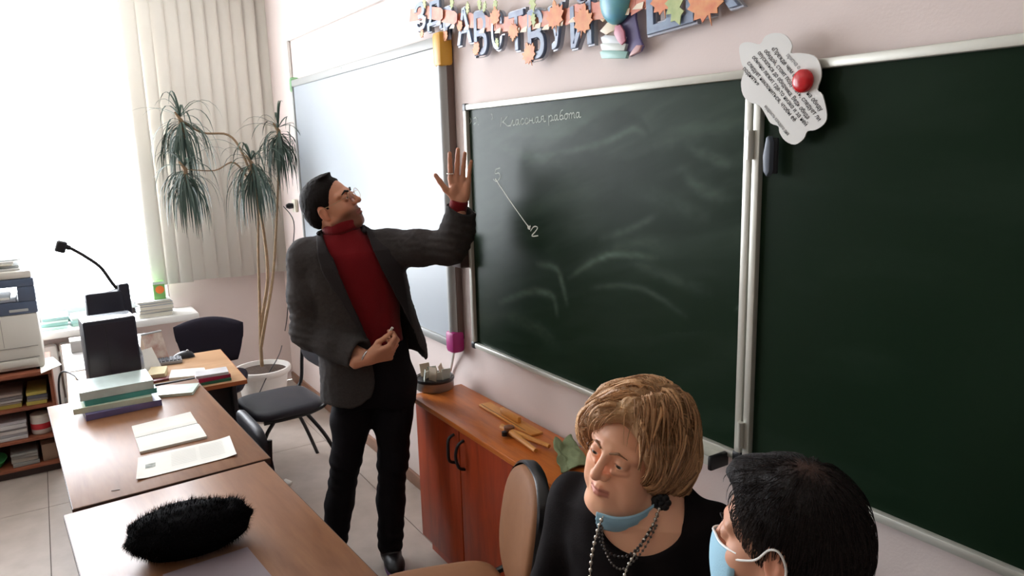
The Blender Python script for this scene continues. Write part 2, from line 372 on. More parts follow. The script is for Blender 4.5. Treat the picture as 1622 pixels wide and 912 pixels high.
# the heading, in joined handwriting: two words of faint chalk strokes
def hand_word(x0, y0, dx, dy, letters, hgt, base):
    out = []; cx = 0
    for L_, w_ in letters:
        for st in L_:
            out.append([(x0+(cx+u*w_)*dx, y0+(cx+u*w_)*dy - v*hgt) for u, v in st])
        cx += w_
    return out
kk = [[(.15, 1.7), (.1, .8), (.05, 0)], [(.75, 1.7), (.3, .85), (.2, .8)], [(.25, .85), (.5, .5), (.8, 0), (1, .1)]]
ll = [[(0, 0), (.2, .1), (.55, 1), (.6, .5), (.65, 0), (.9, .1), (1, .2)]]
aa = [[(.6, .9), (.25, .9), (.1, .4), (.3, 0), (.55, .3), (.65, .95), (.65, .3), (.75, 0), (1, .15)]]
ss = [[(.75, .85), (.4, 1), (.12, .5), (.35, 0), (.75, .1), (1, .3)]]
nn = [[(.1, 1), (.1, .5), (.1, 0)], [(.1, .5), (.6, .5)], [(.65, 1), (.62, .4), (.7, 0), (1, .1)]]
ya = [[(.0, 0), (.25, .35), (.4, .5), (.2, .65), (.3, .95), (.65, 1), (.65, .4), (.7, 0), (1, .1)]]
rr = [[(.1, 1), (.1, 0), (.1, -.8)], [(.1, .6), (.4, 1), (.7, .7), (.6, .1), (.35, .0)], [(.6, .1), (1, .1)]]
oo = [[(.5, 1), (.15, .7), (.15, .2), (.5, 0), (.8, .4), (.6, .9), (.5, 1), (.8, .95), (1, .8)]]
bb = [[(.8, 1.7), (.4, 1.5), (.2, .8), (.2, .2), (.5, 0), (.8, .4), (.6, .8), (.25, .6)], [(.7, .2), (1, .1)]]
tt = [[(.05, .9), (.1, .4), (.1, 0)], [(.1, .6), (.3, 1), (.45, .8), (.45, 0)], [(.45, .6), (.65, 1), (.8, .8), (.82, .1), (1, .1)]]
s1 = hand_word(792, 201, .84, -.10, [(kk, 18), (ll, 10), (aa, 10), (ss, 8), (ss, 8), (nn, 11), (aa, 10), (ya, 11)], 9, 0)
s2 = hand_word(868, 192, 1, -.12, [(rr, 9), (aa, 8), (bb, 8), (oo, 7), (tt, 11), (aa, 9)], 9, 0)
chalk('chalk_heading', s1+s2, .0016).build('chalk_heading', M_FAINT, lb)
chalk('chalk_date', [[(744, 186), (746, 192), (743, 197)], [(750, 188), (753, 186), (755, 192), (750, 197)], [(757, 197), (758, 198)], [(778, 180), (780, 185), (779, 190)]], .0013).build('chalk_date', M_FAINT, lb)
# interactive whiteboard
M_WB = mat('glossy_white_board', (174, 182, 189), .38, .3)
def wbp(px, py): return onY(px, py, 1.47)
tl, tr_, br = wbp(459.5, 126), wbp(697, 57), wbp(706, 548)
X0, X1, Z1, Z0 = tl.x, tr_.x, (tl.z+tr_.z)/2, br.z
wb = thing('whiteboard', 'large glossy white interactive board with grey frame behind the standing man', 'whiteboard', (X0, 1.53, Z0))
W_, H_ = X1-X0, Z1-Z0
MB().b2((.03, -.050, .03), (W_-.05, -.02, H_-.04)).build('screen', M_WB, wb, smooth=False)
MB().b2((.01, -.06, H_-.045), (W_-.02, -.004, H_), .008).build('frame_rail', M_GREYR, wb)
MB().b2((.01, -.06, 0), (W_-.02, -.004, .04), .008).build('frame_rail', M_GREYR, wb)
MB().b2((0, -.06, .02), (.025, -.004, H_-.02), .008).build('frame_rail', M_GREYR, wb)
MB().tube([(W_-.03, -.035, .04), (W_-.03, -.035, H_-.04)], .027, 16).build('frame_rail', M_GREYR, wb)
MB().b2((W_-.03, -.035, .04), (W_-.0, -.002, H_-.04), .004).build('side_channel', mat('dark_brown_channel', (100, 80, 72), .5), wb)
for nm, x, z, sx, sz, c in (('corner_cap', W_-.03, H_-.055, .075, .14, (222, 166, 58)), ('corner_cap', W_-.03, .03, .075, .10, (168, 36, 118)), ('corner_cap', .01, H_-.03, .03, .1, (150, 200, 150)), ('corner_cap', .01, .03, .03, .08, (150, 200, 150))):
    o = MB().box((x, -.036, z), (sx, .066, sz), bev=.018).build(nm, mat('cap_%d_%d' % (c[0], c[2]), c, .45), wb)
    o['label'] = {222: 'yellow corner cap', 168: 'magenta corner cap', 150: 'green corner cap'}[c[0]]
MB().b2((W_*.40, -.0625, H_-.03), (W_*.40+.11, -.06, H_-.014), .0008).build('badge', mat('pale_badge', (210, 222, 218), .3), wb)
pt_ = onY(724, 398, 1.46)
MB().box((pt_.x-X0, -.042, pt_.z-Z0), (.09, .08, .14), bev=.012).build('side_box', mat('dark_brown_plastic', (66, 50, 46), .5), wb)
for k, (px, py) in enumerate(((716, 440), (717, 465), (718, 492), (719, 520))):
    q = onY(px, py, 1.495); MB().tube([(q.x-X0-.006, -.04, q.z-Z0-.03), (q.x-X0+.006, -.04, q.z-Z0+.035)], .011, 10).build('marker_pen', mat('pen_%d' % k, ((70, 44, 38), (120, 60, 50), (90, 60, 46), (54, 40, 40))[k], .4), wb)
tag(MB().tube(catmull([onY(720, 552, 1.50), onY(716, 575, 1.515), onY(712, 595, 1.52), onY(711, 612, 1.515)], 6), .006).build('cable', M_WHITE), 'short white cable hanging below the magenta corner cap of the whiteboard', 'cable')
# white conduit above the whiteboard
c0, c1, c2 = onY(459, 126, 1.515), onY(455.5, 62, 1.515), onY(640, -20, 1.515)
cd = MB(); 
cd.box(((c0.x+c1.x)/2, 1.517, (c0.z+c1.z)/2), (.026, .02, c1.z-c0.z+.02), bev=.003)
L_ = (c2-c1); ang_ = math.atan2(L_.z, L_.x)
cd.box((c1+c2)/2 + Vector((0, .002, 0)), (L_.length, .02, .026), rot=(0, -ang_, 0), bev=.003)
tag(cd.build('cable_conduit', M_WHITE), 'thin white cable conduit on the pink wall above the whiteboard', 'conduit')
# socket with a black plug and its cord
s = onY(469, 326, 1.52)
so = thing('wall_socket', 'cream wall socket with black plug left of the whiteboard', 'socket', (s.x-.02, 1.53, s.z))
MB().box((0, -.012, 0), (.08, .024, .09), bev=.008).build('cover', mat('cream_plastic', (226, 222, 204), .4), so)
MB().lathe([(.018, 0), (.022, .03), (.012, .05)], 12, Matrix.Translation((-.01, -.022, 0)) @ Matrix.Rotation(PI/2, 4, 'X')).build('plug', M_BLACK, so)
tag(MB().tube(catmull([s+Vector((-.03, -.08, 0)), onY(465, 350, 1.46), onY(464, 390, 1.49), onY(457, 440, 1.5), onY(455, 500, 1.49), onY(447, 545, 1.48), onX(440, 566, -4.95), onX(425, 592, -4.85), onX(411, 622, -4.75)], 6), .0035, 6).build('power_cord', M_BLACK), 'thin black cord hanging from the socket past the plant pot', 'cord')
# ================================================================== banner, plaque, magnets
M_LET = mat('slate_blue_card', (104, 114, 146), .35, var=.35, vscale=14, c2=(140, 162, 186))
M_SIL = mat('silver_edge_card', (158, 162, 172), .3, metal=.2)
M_RIB = mat('red_ribbon_card', (206, 106, 80), .45, var=.3, vscale=20, c2=(216, 150, 120))
M_MAP = mat('orange_leaf_card', (226, 158, 92), .5, var=.3, vscale=30, c2=(214, 116, 66))
M_GRL = mat('green_leaf_card', (196, 204, 138), .5, var=.3, vscale=30, c2=(160, 178, 110))
M_CRM = mat('cream_card', (232, 216, 190), .5)
BY = 1.512
def bw(px, py, Y=BY): return onY(px, py, Y)
def text_mesh(body, size=1, extr=.0, off=0, bevel=0, shear=0, align='LEFT', bold=False):
    c = bpy.data.curves.new('t', 'FONT'); c.body = body; c.size = size; c.extrude = extr; c.offset = off; c.bevel_depth = bevel; c.shear = shear; c.align_x = align; c.resolution_u = 4
    o = bpy.data.objects.new('t', c); COL.objects.link(o)
    src = bpy.data.meshes.new_from_object(o.evaluated_get(bpy.context.evaluated_depsgraph_get()))
    me = bpy.data.meshes.new('glyphs'); me.from_pydata([v.co[:] for v in src.vertices], [], [p.vertices[:] for p in src.polygons]); me.update()
    bpy.data.objects.remove(o); bpy.data.meshes.remove(src); return me
gl_ = thing('letter_garland', 'greeting garland of blue-grey card letters with red ribbon and autumn leaves on the pink wall', 'garland', (bw(840, 50).x, YF, bw(840, 50).z))
GI = gl_.matrix_basis.inverted()
UPX = Matrix(((1, 0, 0, 0), (0, 0, -1, 0), (0, 1, 0, 0), (0, 0, 0, 1)))      # local xy -> wall xz, local z -> out of the wall
MAPLE = [(0, -.52), (.03, -.28), (.2, -.36), (.22, -.26), (.4, -.22), (.34, -.1), (.5, .06), (.4, .1), (.44, .26), (.26, .22), (.22, .34), (.12, .3), (.08, .44), (0, .52), (-.08, .44), (-.12, .3), (-.22, .34), (-.26, .22), (-.44, .26), (-.4, .1), (-.5, .06), (-.34, -.1), (-.4, -.22), (-.22, -.26), (-.2, -.36), (-.03, -.28)]
OAK = [(0, -.5), (.12, -.3), (.26, -.25), (.16, -.08), (.34, .02), (.2, .14), (.28, .3), (.1, .32), (0, .5), (-.1, .32), (-.28, .3), (-.2, .14), (-.34, .02), (-.16, -.08), (-.26, -.25), (-.12, -.3)]
def leaf(px, py, s, rot, which, parent, out=.012):
    p = bw(px, py); M = GI @ Matrix.Translation((p.x, BY-out-random.uniform(0, .0016), p.z)) @ UPX @ Matrix.Rotation(rot, 4, 'Z') @ Matrix.Scale(s, 4)
    MB().prism(MAPLE if which == 'm' else OAK, .0025/s, M).build('maple_leaf' if which == 'm' else 'oak_leaf', M_MAP if which == 'm' else M_GRL, parent)
# letter, left, right, top, bottom edge in the photograph's wall plane, tilt
LETTERS = [('З', 664, 684, 2, 52, .05), ('Д', 685, 708, 0, 50, .0), ('Р', 709, 729, 8, 62, .0), ('А', 731, 758, 10, 73, .0), ('В', 760, 781, 15, 91, -.02), ('С', 786, 808, 16, 82, -.02), ('Т', 815, 841, 15, 83, .0),
           ('В', 845, 873, 12, 97, .02), ('У', 877, 906, 5, 80, .05), ('Й', 912, 949, -16, 77, .03), ('Ш', 1033, 1111, -52, 50, .06), ('К', 1122, 1187, -70, 22, .08)]
letter_obs = []
for i, (chs, l, r, tp, bt, tilt) in enumerate(LETTERS):
    a, b = bw(l, (tp+bt)/2), bw(r, (tp+bt)/2); zc = bw((l+r)/2, bt).z; zt = bw((l+r)/2, tp).z
    fr_ = text_mesh(chs, 1, .004, .012, .006); bk = text_mesh(chs, 1, .003, .045, .004)
    def fit(me, dy):
        co = np.array([v.co[:] for v in me.vertices]); lo, hi = co.min(0), co.max(0)
        return co, lo, hi
    co2, lo, hi = fit(bk, 0); co1, _, _ = fit(fr_, 0)
    W2, H2 = b.x-a.x, zt-zc; yaw_ = .35*math.sin(i*2.1)*(.6 if i < 7 else .25)
    for me, co, nm, m_, dz in ((bk, co2, 'letter', M_SIL, 0), (fr_, co1, 'letter_face', M_LET, .006)):
        x = (co[:, 0]-(lo[0]+hi[0])/2)/(hi[0]-lo[0])*W2; y = (co[:, 1]-(lo[1]+hi[1])/2)/(hi[1]-lo[1])*H2; z = co[:, 2]+dz
        M = GI @ Matrix.Translation(((a.x+b.x)/2, BY-.012, (zc+zt)/2)) @ UPX @ Matrix.Rotation(tilt, 4, 'Z') @ Matrix.Rotation(yaw_*.35, 4, 'Y')
        me.vertices.foreach_set('co', np.array([(M @ Vector(q))[:] for q in zip(x, y, z)], np.float32).ravel()); me.update()
        if nm == 'letter': lo_ = link(nm, me, m_, gl_); letter_obs.append(lo_)
        else: link(nm, me, m_, lo_)
for li, px, py, s, rot, k in ((0, 683, 6, .05, .3, 'o'), (2, 727, 5, .055, -.3, 'o'), (2, 716, 58, .05, .5, 'm'), (3, 752, 14, .05, -.1, 'o'), (3, 740, 42, .05, .4, 'm'), (4, 771, 8, .05, .2, 'o'), (4, 779, 12, .045, -.4, 'o'),
      (4, 766, 78, .06, .5, 'm'), (5, 796, 10, .05, -.2, 'o'), (5, 796, 28, .075, 0, 'm'), (5, 799, 68, .04, .4, 'o'), (6, 825, 50, .07, 3.0, 'm'), (7, 856, 4, .07, .2, 'o'), (7, 850, 86, .085, .4, 'm'), (7, 857, 32, .05, .1, 'o'),
      (8, 892, 27, .1, .1, 'm'), (9, 936, 34, .1, -.2, 'm'), (0, 679, 54, .04, .6, 'm'), (10, 1083, 14, .1, .4, 'o'), (10, 1064, 0, .1, .2, 'm'), (11, 1133, 2, .13, .3, 'm')):
    leaf(px, py, s, rot, k, letter_obs[li], .03)
rib = [(660, 24), (688, 20), (712, 25), (734, 31), (757, 33), (782, 38), (808, 38), (838, 38), (850, 36), (872, 30), (886, 32), (908, 26), (930, 20), (952, 18), (1014, 8), (1036, -2), (1120, -30)]
for a, b in zip(rib[:-1], rib[1:]):
    A, B = bw(*a), bw(*b); e = B-A
    M = GI @ Matrix.Translation((A.x, BY-.022-.006*random.random(), A.z)) @ UPX @ Matrix.Rotation(math.atan2(e.z, e.x), 4, 'Z') @ Matrix.Rotation(random.uniform(-.08, .08), 4, 'Y')
    h = .028; l_ = e.length
    MB().prism([(-.012, -h), (l_-.012, -h*.8), (l_+.012, -h*.3), (l_+.008, h*.7), (l_-.02, h), (0, h*.8)], .002, M).build('ribbon', M_RIB, gl_)
    q = bw(b[0]-3, b[1]+9); Mq = GI @ Matrix.Translation((q.x-.02, BY-.0287, q.z)) @ UPX
    MB().prism([(-.03, -.008), (.012, -.012), (.018, .006), (-.01, .004)], .0015, Mq).build('ribbon_edge', M_CRM, gl_)
# the middle card: a globe on books against a purple cloth, in relief
fg = bw(990, 50); Mf = GI @ Matrix.Translation((fg.x, BY-.006, fg.z)) @ UPX
def fp(px, py): q = bw(px, py); return (q.x-fg.x, q.z-fg.z)
def card(name, pts, h, c, z0=0, parent=None):
    return MB().prism([fp(*q) for q in pts], h, Mf @ Matrix.Translation((0, 0, z0)), bev=.0012).build(name, mat('card_%s' % name, c, .45, var=.2, vscale=18), parent or gl_)
cpic = card('picture_card', [(972, -40), (1012, -40), (1012, 30), (1018, 60), (1024, 74), (1020, 82), (1004, 90), (985, 80), (985, 40), (975, 20)], .008, (112, 104, 152))
for k, (y, c) in enumerate(((80, (150, 196, 188)), (68, (214, 222, 216)), (57, (206, 212, 216)))):
    b0 = k*1.5
    MB().prism([fp(962+b0, y+13-.5*k), fp(1000-b0, y+13), fp(1003-b0, y+2), fp(966+b0, y-1), fp(959+b0, y+3)], .0113, Mf @ Matrix.Translation((0, 0, .0054+.0021*k)), bev=.001).build('book_shape', mat('card_book_%d' % k, c, .45), cpic)
card('drape_hem', [(1004, 90), (1020, 82), (1024, 72), (1016, 72), (1008, 82)], .0117, (206, 160, 160), .0023, cpic)
card('pink_shape', [(986, 42), (994, 40), (1000, 50), (1002, 66), (996, 72), (990, 66), (984, 54)], .0063, (206, 128, 148), .0171, cpic)
card('open_page', [(960, 50), (978, 30), (990, 36), (984, 48), (970, 56)], .0058, (226, 208, 178), .0138, cpic)
card('silver_stand', [(976, 27), (984, 31), (995, 29), (998, 27), (994, 34), (984, 36)], .0083, (150, 162, 186), .0187, cpic)
g = fp(987, 4); MB().ell((0, 0, 0), (.064, .074, .034), Mf @ Matrix.Translation((g[0], g[1]+.01, .02)), 24, 14).build('globe', mat('globe_blue', (84, 156, 200), .4, var=.7, vscale=10, c2=(120, 190, 170)), cpic)
card('autumn_leaves', [(957, 8), (968, 4), (974, 14), (972, 26), (964, 36), (957, 30)], .0043, (226, 184, 120), .0127, cpic)
# flower-shaped paper plaque with a printed saying
PY = 1.479
out = [(1172, 76), (1178, 68), (1190, 67), (1205, 70), (1214, 57), (1231, 52), (1247, 57), (1256, 72), (1254, 84), (1268, 84), (1290, 88), (1300, 102), (1302, 122), (1296, 142), (1304, 150), (1311, 182), (1306, 197), (1292, 206), (1280, 208), (1274, 220), (1260, 229), (1245, 223), (1236, 210), (1234, 200), (1222, 195), (1214, 182), (1204, 167), (1189, 162), (1178, 150), (1175, 130), (1180, 112), (1175, 98)]
oc = onY(1243, 142, PY)
pl = thing('paper_plaque', 'white flower-shaped paper with a printed saying pinned across the chalkboard joint', 'poster', (oc.x, PY, oc.z))
Ml = UPX
def pp(px, py): q = onY(px, py, PY); return (q.x-oc.x, q.z-oc.z)
poly = [(p.x, p.y) for p in catmull([(*pp(*q), 0) for q in out], 3, True)]
MB().prism(poly, .003, Ml).build('sheet', mat('white_glossy_paper', (226, 226, 222), .3), pl)
M_INK = mat('black_ink', (34, 34, 36), .6)
M_INK2 = mat('grey_ink', (150, 150, 150), .6)
def line(body, a, b, m_, h):
    me = text_mesh(body, 1, .02, 0, 0, .15); co = np.array([v.co[:] for v in me.vertices]); w_ = co[:, 0].max()
    A, B = Vector(pp(*a)), Vector(pp(*b)); e = B-A; s = e.length/w_; an = math.atan2(e.y, e.x)
    M = UPX @ Matrix.Translation((A.x, A.y, .0036)) @ Matrix.Rotation(an, 4, 'Z')
    pts = [(M @ Vector((c[0]*s, (c[1]-.3)*h, c[2]*.012)))[:] for c in co]
    me.vertices.foreach_set('co', np.array(pts, np.float32).ravel()); me.update(); link('printed_line', me, m_, pl)
for body, a, b in (('«Прежде чем ответить на обиду', (1225, 75), (1303, 175)), ('обидой, стоит подумать, следует ли', (1213, 79), (1300, 190)), ('опускаться до обидчика. Ведь обида', (1203, 82), (1282, 187)),
                   ('обычно лежит где-то низко и за ней', (1194, 89), (1279, 198)), ('следует наклониться, чтобы её', (1186, 98), (1261, 191)), ('поднять»', (1179, 107), (1203, 134))):
    line(body, a, b, M_INK, .0150)
line('притча о', (1248, 86), (1268, 108), M_INK2, .014); line('мудрость каждого дня', (1213, 167), (1250, 213), M_INK2, .012)
m_ = onY(1268, 128, 1.462)
t = thing('magnet', 'round red magnet pinning the white flower-shaped paper', 'magnet', (m_.x, PY-.003, m_.z))
MB().lathe([(.024, 0), (.026, .004), (.0255, .010), (.022, .014), (.014, .0165), (.004, .0172)], 28, Matrix.Rotation(PI/2, 4, 'X')).build('red_cap', mat('red_gloss_plastic', (196, 22, 30), .22, .6), t)
m_ = onY(1216, 247, 1.475)
t = thing('magnet', 'blue-grey holder magnet stuck on the frame joint below the paper', 'magnet', (m_.x, 1.487, m_.z))
MB().prism([(-.008, -.036), (.002, -.05), (.010, -.036), (.010, .030), (.004, .048), (-.003, .044), (-.011, .0)], .018, UPX, bev=.003).build('grip', mat('blue_grey_plastic', (104, 114, 128), .4), t)
MB().box((.006, .001, 0), (.026, .008, .085), bev=.003).build('felt_pad', mat('dark_felt', (40, 42, 46), .9), t)
# ================================================================== cabinets along the board wall
M_CAB = wood('orange_brown_veneer', (172, 66, 26), (130, 44, 17), .38, (10, 10, 1.4), .3, 1.6)
M_CABTOP = wood('orange_brown_top', (206, 118, 50), (170, 88, 36), .34, (1.4, 12, 12), .3, 2)
M_EDGE = mat('dark_edge_band', (70, 46, 36), .5)
CZ, CY0, CY1 = .74, 1.262, 1.508
CXL, CXR = -2.82, -1.42
def cabinet(x, un, label):
    t = thing('cabinet', label, 'cabinet', (x, CY0, 0), 0, 'low cabinets under the chalkboard')
    d = CY1-CY0
    MB().b2((.006, .02, .08), (.022, d, CZ-.024)).b2((un-.022, .02, .08), (un-.006, d, CZ-.024)).b2((.022, .02, .08), (un-.022, d, .098)).b2((.022, d-.01, .098), (un-.022, d, CZ-.024)).b2((.022, .03, .4), (un-.022, d-.01, .416)).build('body', M_CAB, t, smooth=False)
    MB().b2((.012, .045, 0), (un-.012, d, .08)).build('plinth', M_CAB, t, smooth=False)
    for k in (0, 1):
        a = .008+k*(un/2-.004); b = a+un/2-.012
        dr = MB().b2((a, .002, .085), (b, .020, CZ-.028), .002).build('door', M_CAB, t)
        hx = b-.035 if k == 0 else a+.035
        MB().tube(catmull([(hx, .002, CZ-.06), (hx, -.024, CZ-.075), (hx+.008*(1-2*k), -.032, CZ-.12), (hx, -.024, CZ-.165), (hx, .002, CZ-.18)], 5), .0065, 8).build('handle', M_BLACK, dr)
    return t
cabinet(CXL, .80, 'low orange-brown cabinet with black bow handles beside the standing man')
cabinet(CXL+.80, .60, 'low orange-brown cabinet behind the oval-backed chair and the seated woman')
tag(MB().b2((CXL-.02, CY0-.012, CZ-.024), (CXR+.03, CY1, CZ), .004).build('countertop', M_CABTOP), 'long orange-brown wooden top over the low cabinets under the chalkboard', 'countertop')
# round tin with paper slips
p = onZ(698, 612, CZ)
t = thing('pencil_tin', 'round dark-rimmed tin full of paper slips on the left end of the cabinet top', 'tin', (p.x, 1.385, CZ))
MB().lathe([(.005, .0005), (.082, .001), (.085, .006), (.085, .052), (.081, .052), (.079, .008), (.005, .007)], 32).build('tin_body', mat('tarnished_tin', (150, 146, 142), .35, metal=.6), t)
MB().lathe([(.0865, .040), (.089, .046), (.0865, .054), (.083, .046)], 32).build('dark_rim', M_BLACK, t)
for k in range(9):
    a = k*.7; r_ = .035+.02*(k % 2)
    MB().box((r_*math.cos(a), r_*math.sin(a), .048+.008*(k % 3)), (.045, .004, .062+.01*(k % 3)), rot=(random.uniform(-.2, .2), random.uniform(-.25, .25), a+1)).build('paper_slip', mat('slip_%d' % (k % 3), ((218, 214, 196), (186, 190, 178), (206, 188, 164))[k % 3], .7), t)
# wooden ruler, blackboard compass, rag
M_RUL = wood('yellow_wood', (222, 158, 78), (200, 128, 52), .4, (2, 20, 20))
a, b = onZ(775, 655, CZ), onZ(872, 705, CZ); e = b-a
t = thing('wooden_ruler', 'long yellow wooden board ruler with a handle lying on the cabinet top', 'ruler', ((a.x+b.x)/2-.10, 1.445, CZ), -.03)
hl = e.length/2
MB().box((0, 0, .005), (2*hl, .055, .008), bev=.002).build('blade', M_RUL, t)
MB().box((hl*.05, 0, .022), (.14, .018, .026), bev=.006).build('handle', M_RUL, t)
MB().box((-.02, -.02, .0095), (2*hl-.06, .002, .0006)).build('scale_line', M_EDGE, t)
p = onZ(872, 698, CZ)
t = thing('board_compass', 'wooden blackboard compass lying between the ruler and the green cloth', 'compass', (p.x-.10, 1.355, CZ), .05)
MB().tube([(-.02, 0, .022), (.17, -.025, .016)], [.013, .008], 8).build('leg', M_RUL, t)
MB().tube([(-.02, 0, .022), (.17, .035, .016)], [.013, .008], 8).build('leg', M_RUL, t)
MB().lathe([(.004, 0), (.02, .004), (.02, .036), (.004, .04)], 14, Matrix.Translation((-.025, 0, .002))).build('joint', mat('brown_knob', (120, 72, 40), .4), t)
MB().tube([(-.03, 0, .022), (-.075, .002, .022)], [.010, .012], 8).build('grip', M_RUL, t)
MB().lathe([(.004, 0), (.011, .003), (.011, .018), (.004, .02)], 10, Matrix.Translation((-.02, -.025, .008))).build('wing_nut', M_BLACK, t)
cp_ = onZ(903, 722, CZ)
gx = np.linspace(-1, 1, 26); X_, Y_ = np.meshgrid(gx, gx, indexing='ij')
qv = [onZ(876, 702, CZ+.02), onZ(905, 692, CZ+.02), onZ(936, 734, CZ+.01), onZ(889, 748, CZ+.01)]
vs = []
for i in range(26):
    for j in range(26):
        u, v = (X_[i, j]+1)/2, (Y_[i, j]+1)/2
        P = qv[0]*(1-u)*(1-v)+qv[1]*u*(1-v)+qv[2]*u*v+qv[3]*(1-u)*v
        h = .014+.022*max(0, 1-v*3)*(1+math.sin(u*9))*.5 + .006*noise.noise((u*5, v*5, 3)) + .004*math.sin(u*7+v*4)
        vs.append(Vector((P.x+.008*noise.noise((u*4, v*4, 9)), P.y+.008*noise.noise((u*4, v*4, 19)), CZ+max(.004, h))))
m_ = MB(); nI = lambda i, j: i*26+j
fs = [(nI(i, j), nI(i+1, j), nI(i+1, j+1), nI(i, j+1)) for i in range(25) for j in range(25)]
b_ = len(vs); vs2 = [v-Vector((0, 0, .0035)) for v in vs]
fs += [tuple(b_+q for q in f[::-1]) for f in fs]
for k in range(25):
    for (p0, p1) in ((nI(k, 0), nI(k+1, 0)), (nI(k+1, 25), nI(k, 25)), (nI(0, k+1), nI(0, k)), (nI(25, k), nI(25, k+1))): fs.append((p0, p0+b_, p1+b_, p1))
tag(m_.add(vs+vs2, fs).build('cleaning_cloth', mat('grey_green_cloth', (142, 154, 118), .95, .1, var=.25, vscale=25, bump=.2, bscale=250)), 'crumpled grey-green cloth on the cabinet top beside the woman\'s face', 'cloth')
# ================================================================== desks in the foreground
M_DESK = wood('desk_laminate', (142, 98, 66), (118, 76, 48), .40, (1.2, 9, 9), .34, 1.6)
M_TUBE_G = mat('grey_steel_tube', (90, 90, 94), .4, metal=.6)
def desk(x, y, rz, label, L_=1.19, D_=.60):
    t = thing('student_desk', label, 'desk', (x, y, 0), rz, 'pupils\' desks in a row')
    MB().box((0, 0, .739), (L_, D_, .022), bev=.002).build('desktop', M_DESK, t)
    for lo, hi in (((-L_/2-.0015, -D_/2, .728), (-L_/2+.0005, D_/2, .7485)), ((L_/2-.0005, -D_/2, .728), (L_/2+.0015, D_/2, .7485)), ((-L_/2, D_/2-.0005, .728), (L_/2, D_/2+.0015, .7485)), ((-L_/2, -D_/2-.0015, .728), (L_/2, -D_/2+.0005, .7485))):
        MB().b2(lo, hi).build('edge_band', M_EDGE, t, smooth=False)
    for sx in (-1, 1):
        x_ = sx*(L_/2-.06)
        for sy in (-1, 1): MB().tube([(x_, sy*.2, 0), (x_, sy*.2, .726)], .016, 10).build('leg', M_TUBE_G, t)
        MB().box((x_, 0, .71), (.03, D_-.1, .03), bev=.005).build('rail', M_TUBE_G, t)
        MB().tube([(x_, -.2, .12), (x_, .2, .12)], .012, 8).build('stretcher', M_TUBE_G, t)
    MB().box((0, -.22, .52), (L_-.16, .016, .34), bev=.002).build('modesty_panel', M_DESK, t)
    MB().box((0, .02, .62), (L_-.16, .3, .012), bev=.002).build('book_shelf', M_DESK, t)
    return t
desk(-3.065, .236, math.radians(2.6), 'wooden pupil\'s desk with the textbooks and open notebook, nearest the window', 1.15, .60)
desk(-1.875, .275, math.radians(3.6), 'wooden pupil\'s desk with the black fur hat, nearest the camera', 1.19, .60)
DZ = .7502
# textbooks stack on the far desk
M_PAGE = mat('book_pages', (226, 222, 206), .8, bump=.15, bscale=40, stretch=(1, 1, 40))
def book(px, py, zb, th, l, w_, rz, c, label, group=None, at=None, tail=(.3, 0)):
    p = at or onZ(px, py, zb)
    t = thing('textbook', label, 'book', (p[0], p[1], zb), rz, group)
    m_ = mat('cover_%d_%d_%d' % c, c, .35, var=.25, vscale=12)
    MB().b2((-l/2, -w_/2, 0), (l/2, w_/2, .002), .0008).b2((-l/2, -w_/2, th-.002), (l/2, w_/2, th), .0008).b2((-l/2, -w_/2, .001), (-l/2+.003, w_/2, th-.001)).build('cover', m_, t, smooth=False)
    MB().b2((-l/2+.003, -w_/2+.004, .002), (l/2-.004, w_/2-.004, th-.002)).build('pages', M_PAGE, t, smooth=False)
    return t
bk0 = onZ(176, 645, DZ)
bx, by = -3.46, .16
SB = 'textbooks stacked on the far desk'
book(0, 0, DZ, .026, .205, .285, 3.22, (110, 104, 150), 'purple-blue textbook at the bottom of the stack on the far desk', SB, (bx+.03, by+.015))
book(0, 0, DZ+.0265, .024, .21, .29, 3.10, (206, 218, 196), 'pale green textbook second from the bottom of the desk stack', SB, (bx+.015, by-.01))
book(0, 0, DZ+.051, .022, .20, .27, 3.19, (70, 150, 142), 'teal textbook under the pale top book of the desk stack', SB, (bx, by+.015))
book(0, 0, DZ+.0735, .036, .205, .275, 3.17, (196, 212, 208), 'pale blue-white textbook on top of the desk stack', SB, (bx-.005, by+.005))
# loose notebook beside the stack
book(0, 0, DZ, .012, .17, .14, 1.2, (196, 214, 200), 'thin pale green notebook half hidden right of the textbook stack', None, (-3.50, .405))
# open notebook
def quad_on(z, pts): return [onZ(x, y, z) for x, y in pts]
M_PAPER = mat('white_paper', (232, 230, 222), .75, .25, var=.03, vscale=30)
M_PRINT = mat('faint_print', (168, 168, 160), .8)
def sheet_mesh(q, z, th, wob, n=18, seed=0):
    # a slightly curled sheet spanned by four corner points
    vs = []
    for i in range(n+1):
        for j in range(n+1):
            u, v = i/n, j/n; P = q[0]*(1-u)*(1-v)+q[1]*u*(1-v)+q[2]*u*v+q[3]*(1-u)*v
            vs.append(Vector((P.x, P.y, z+th+wob(u, v))))
    idx = lambda i, j: i*(n+1)+j
    fs = [(idx(i, j), idx(i+1, j), idx(i+1, j+1), idx(i, j+1)) for i in range(n) for j in range(n)]
    b_ = len(vs); lowv = [Vector((v.x, v.y, max(z, v.z-max(th, .0008)))) for v in vs]
    fs += [tuple(b_+k for k in f[::-1]) for f in fs]
    for k in range(n):
        for p0, p1 in ((idx(k, 0), idx(k+1, 0)), (idx(k+1, n), idx(k, n)), (idx(0, k+1), idx(0, k)), (idx(n, k), idx(n, k+1))): fs.append((p0, p0+b_, p1+b_, p1))
    return MB().add(vs+lowv, fs)
q = quad_on(DZ, [(222, 719), (328, 694), (302, 655), (209, 678)])
c_ = sum(q, Vector())/4
t = thing('notebook', 'open white notebook with a centre fold on the far desk', 'notebook', (c_.x, c_.y, DZ))
sheet_mesh(q, DZ, .009, lambda u, v: -.006*math.exp(-((v-.55)/.05)**2)+.003*math.sin(v*PI*2)).build('pages', M_PAPER, t, world=True, ang=60)
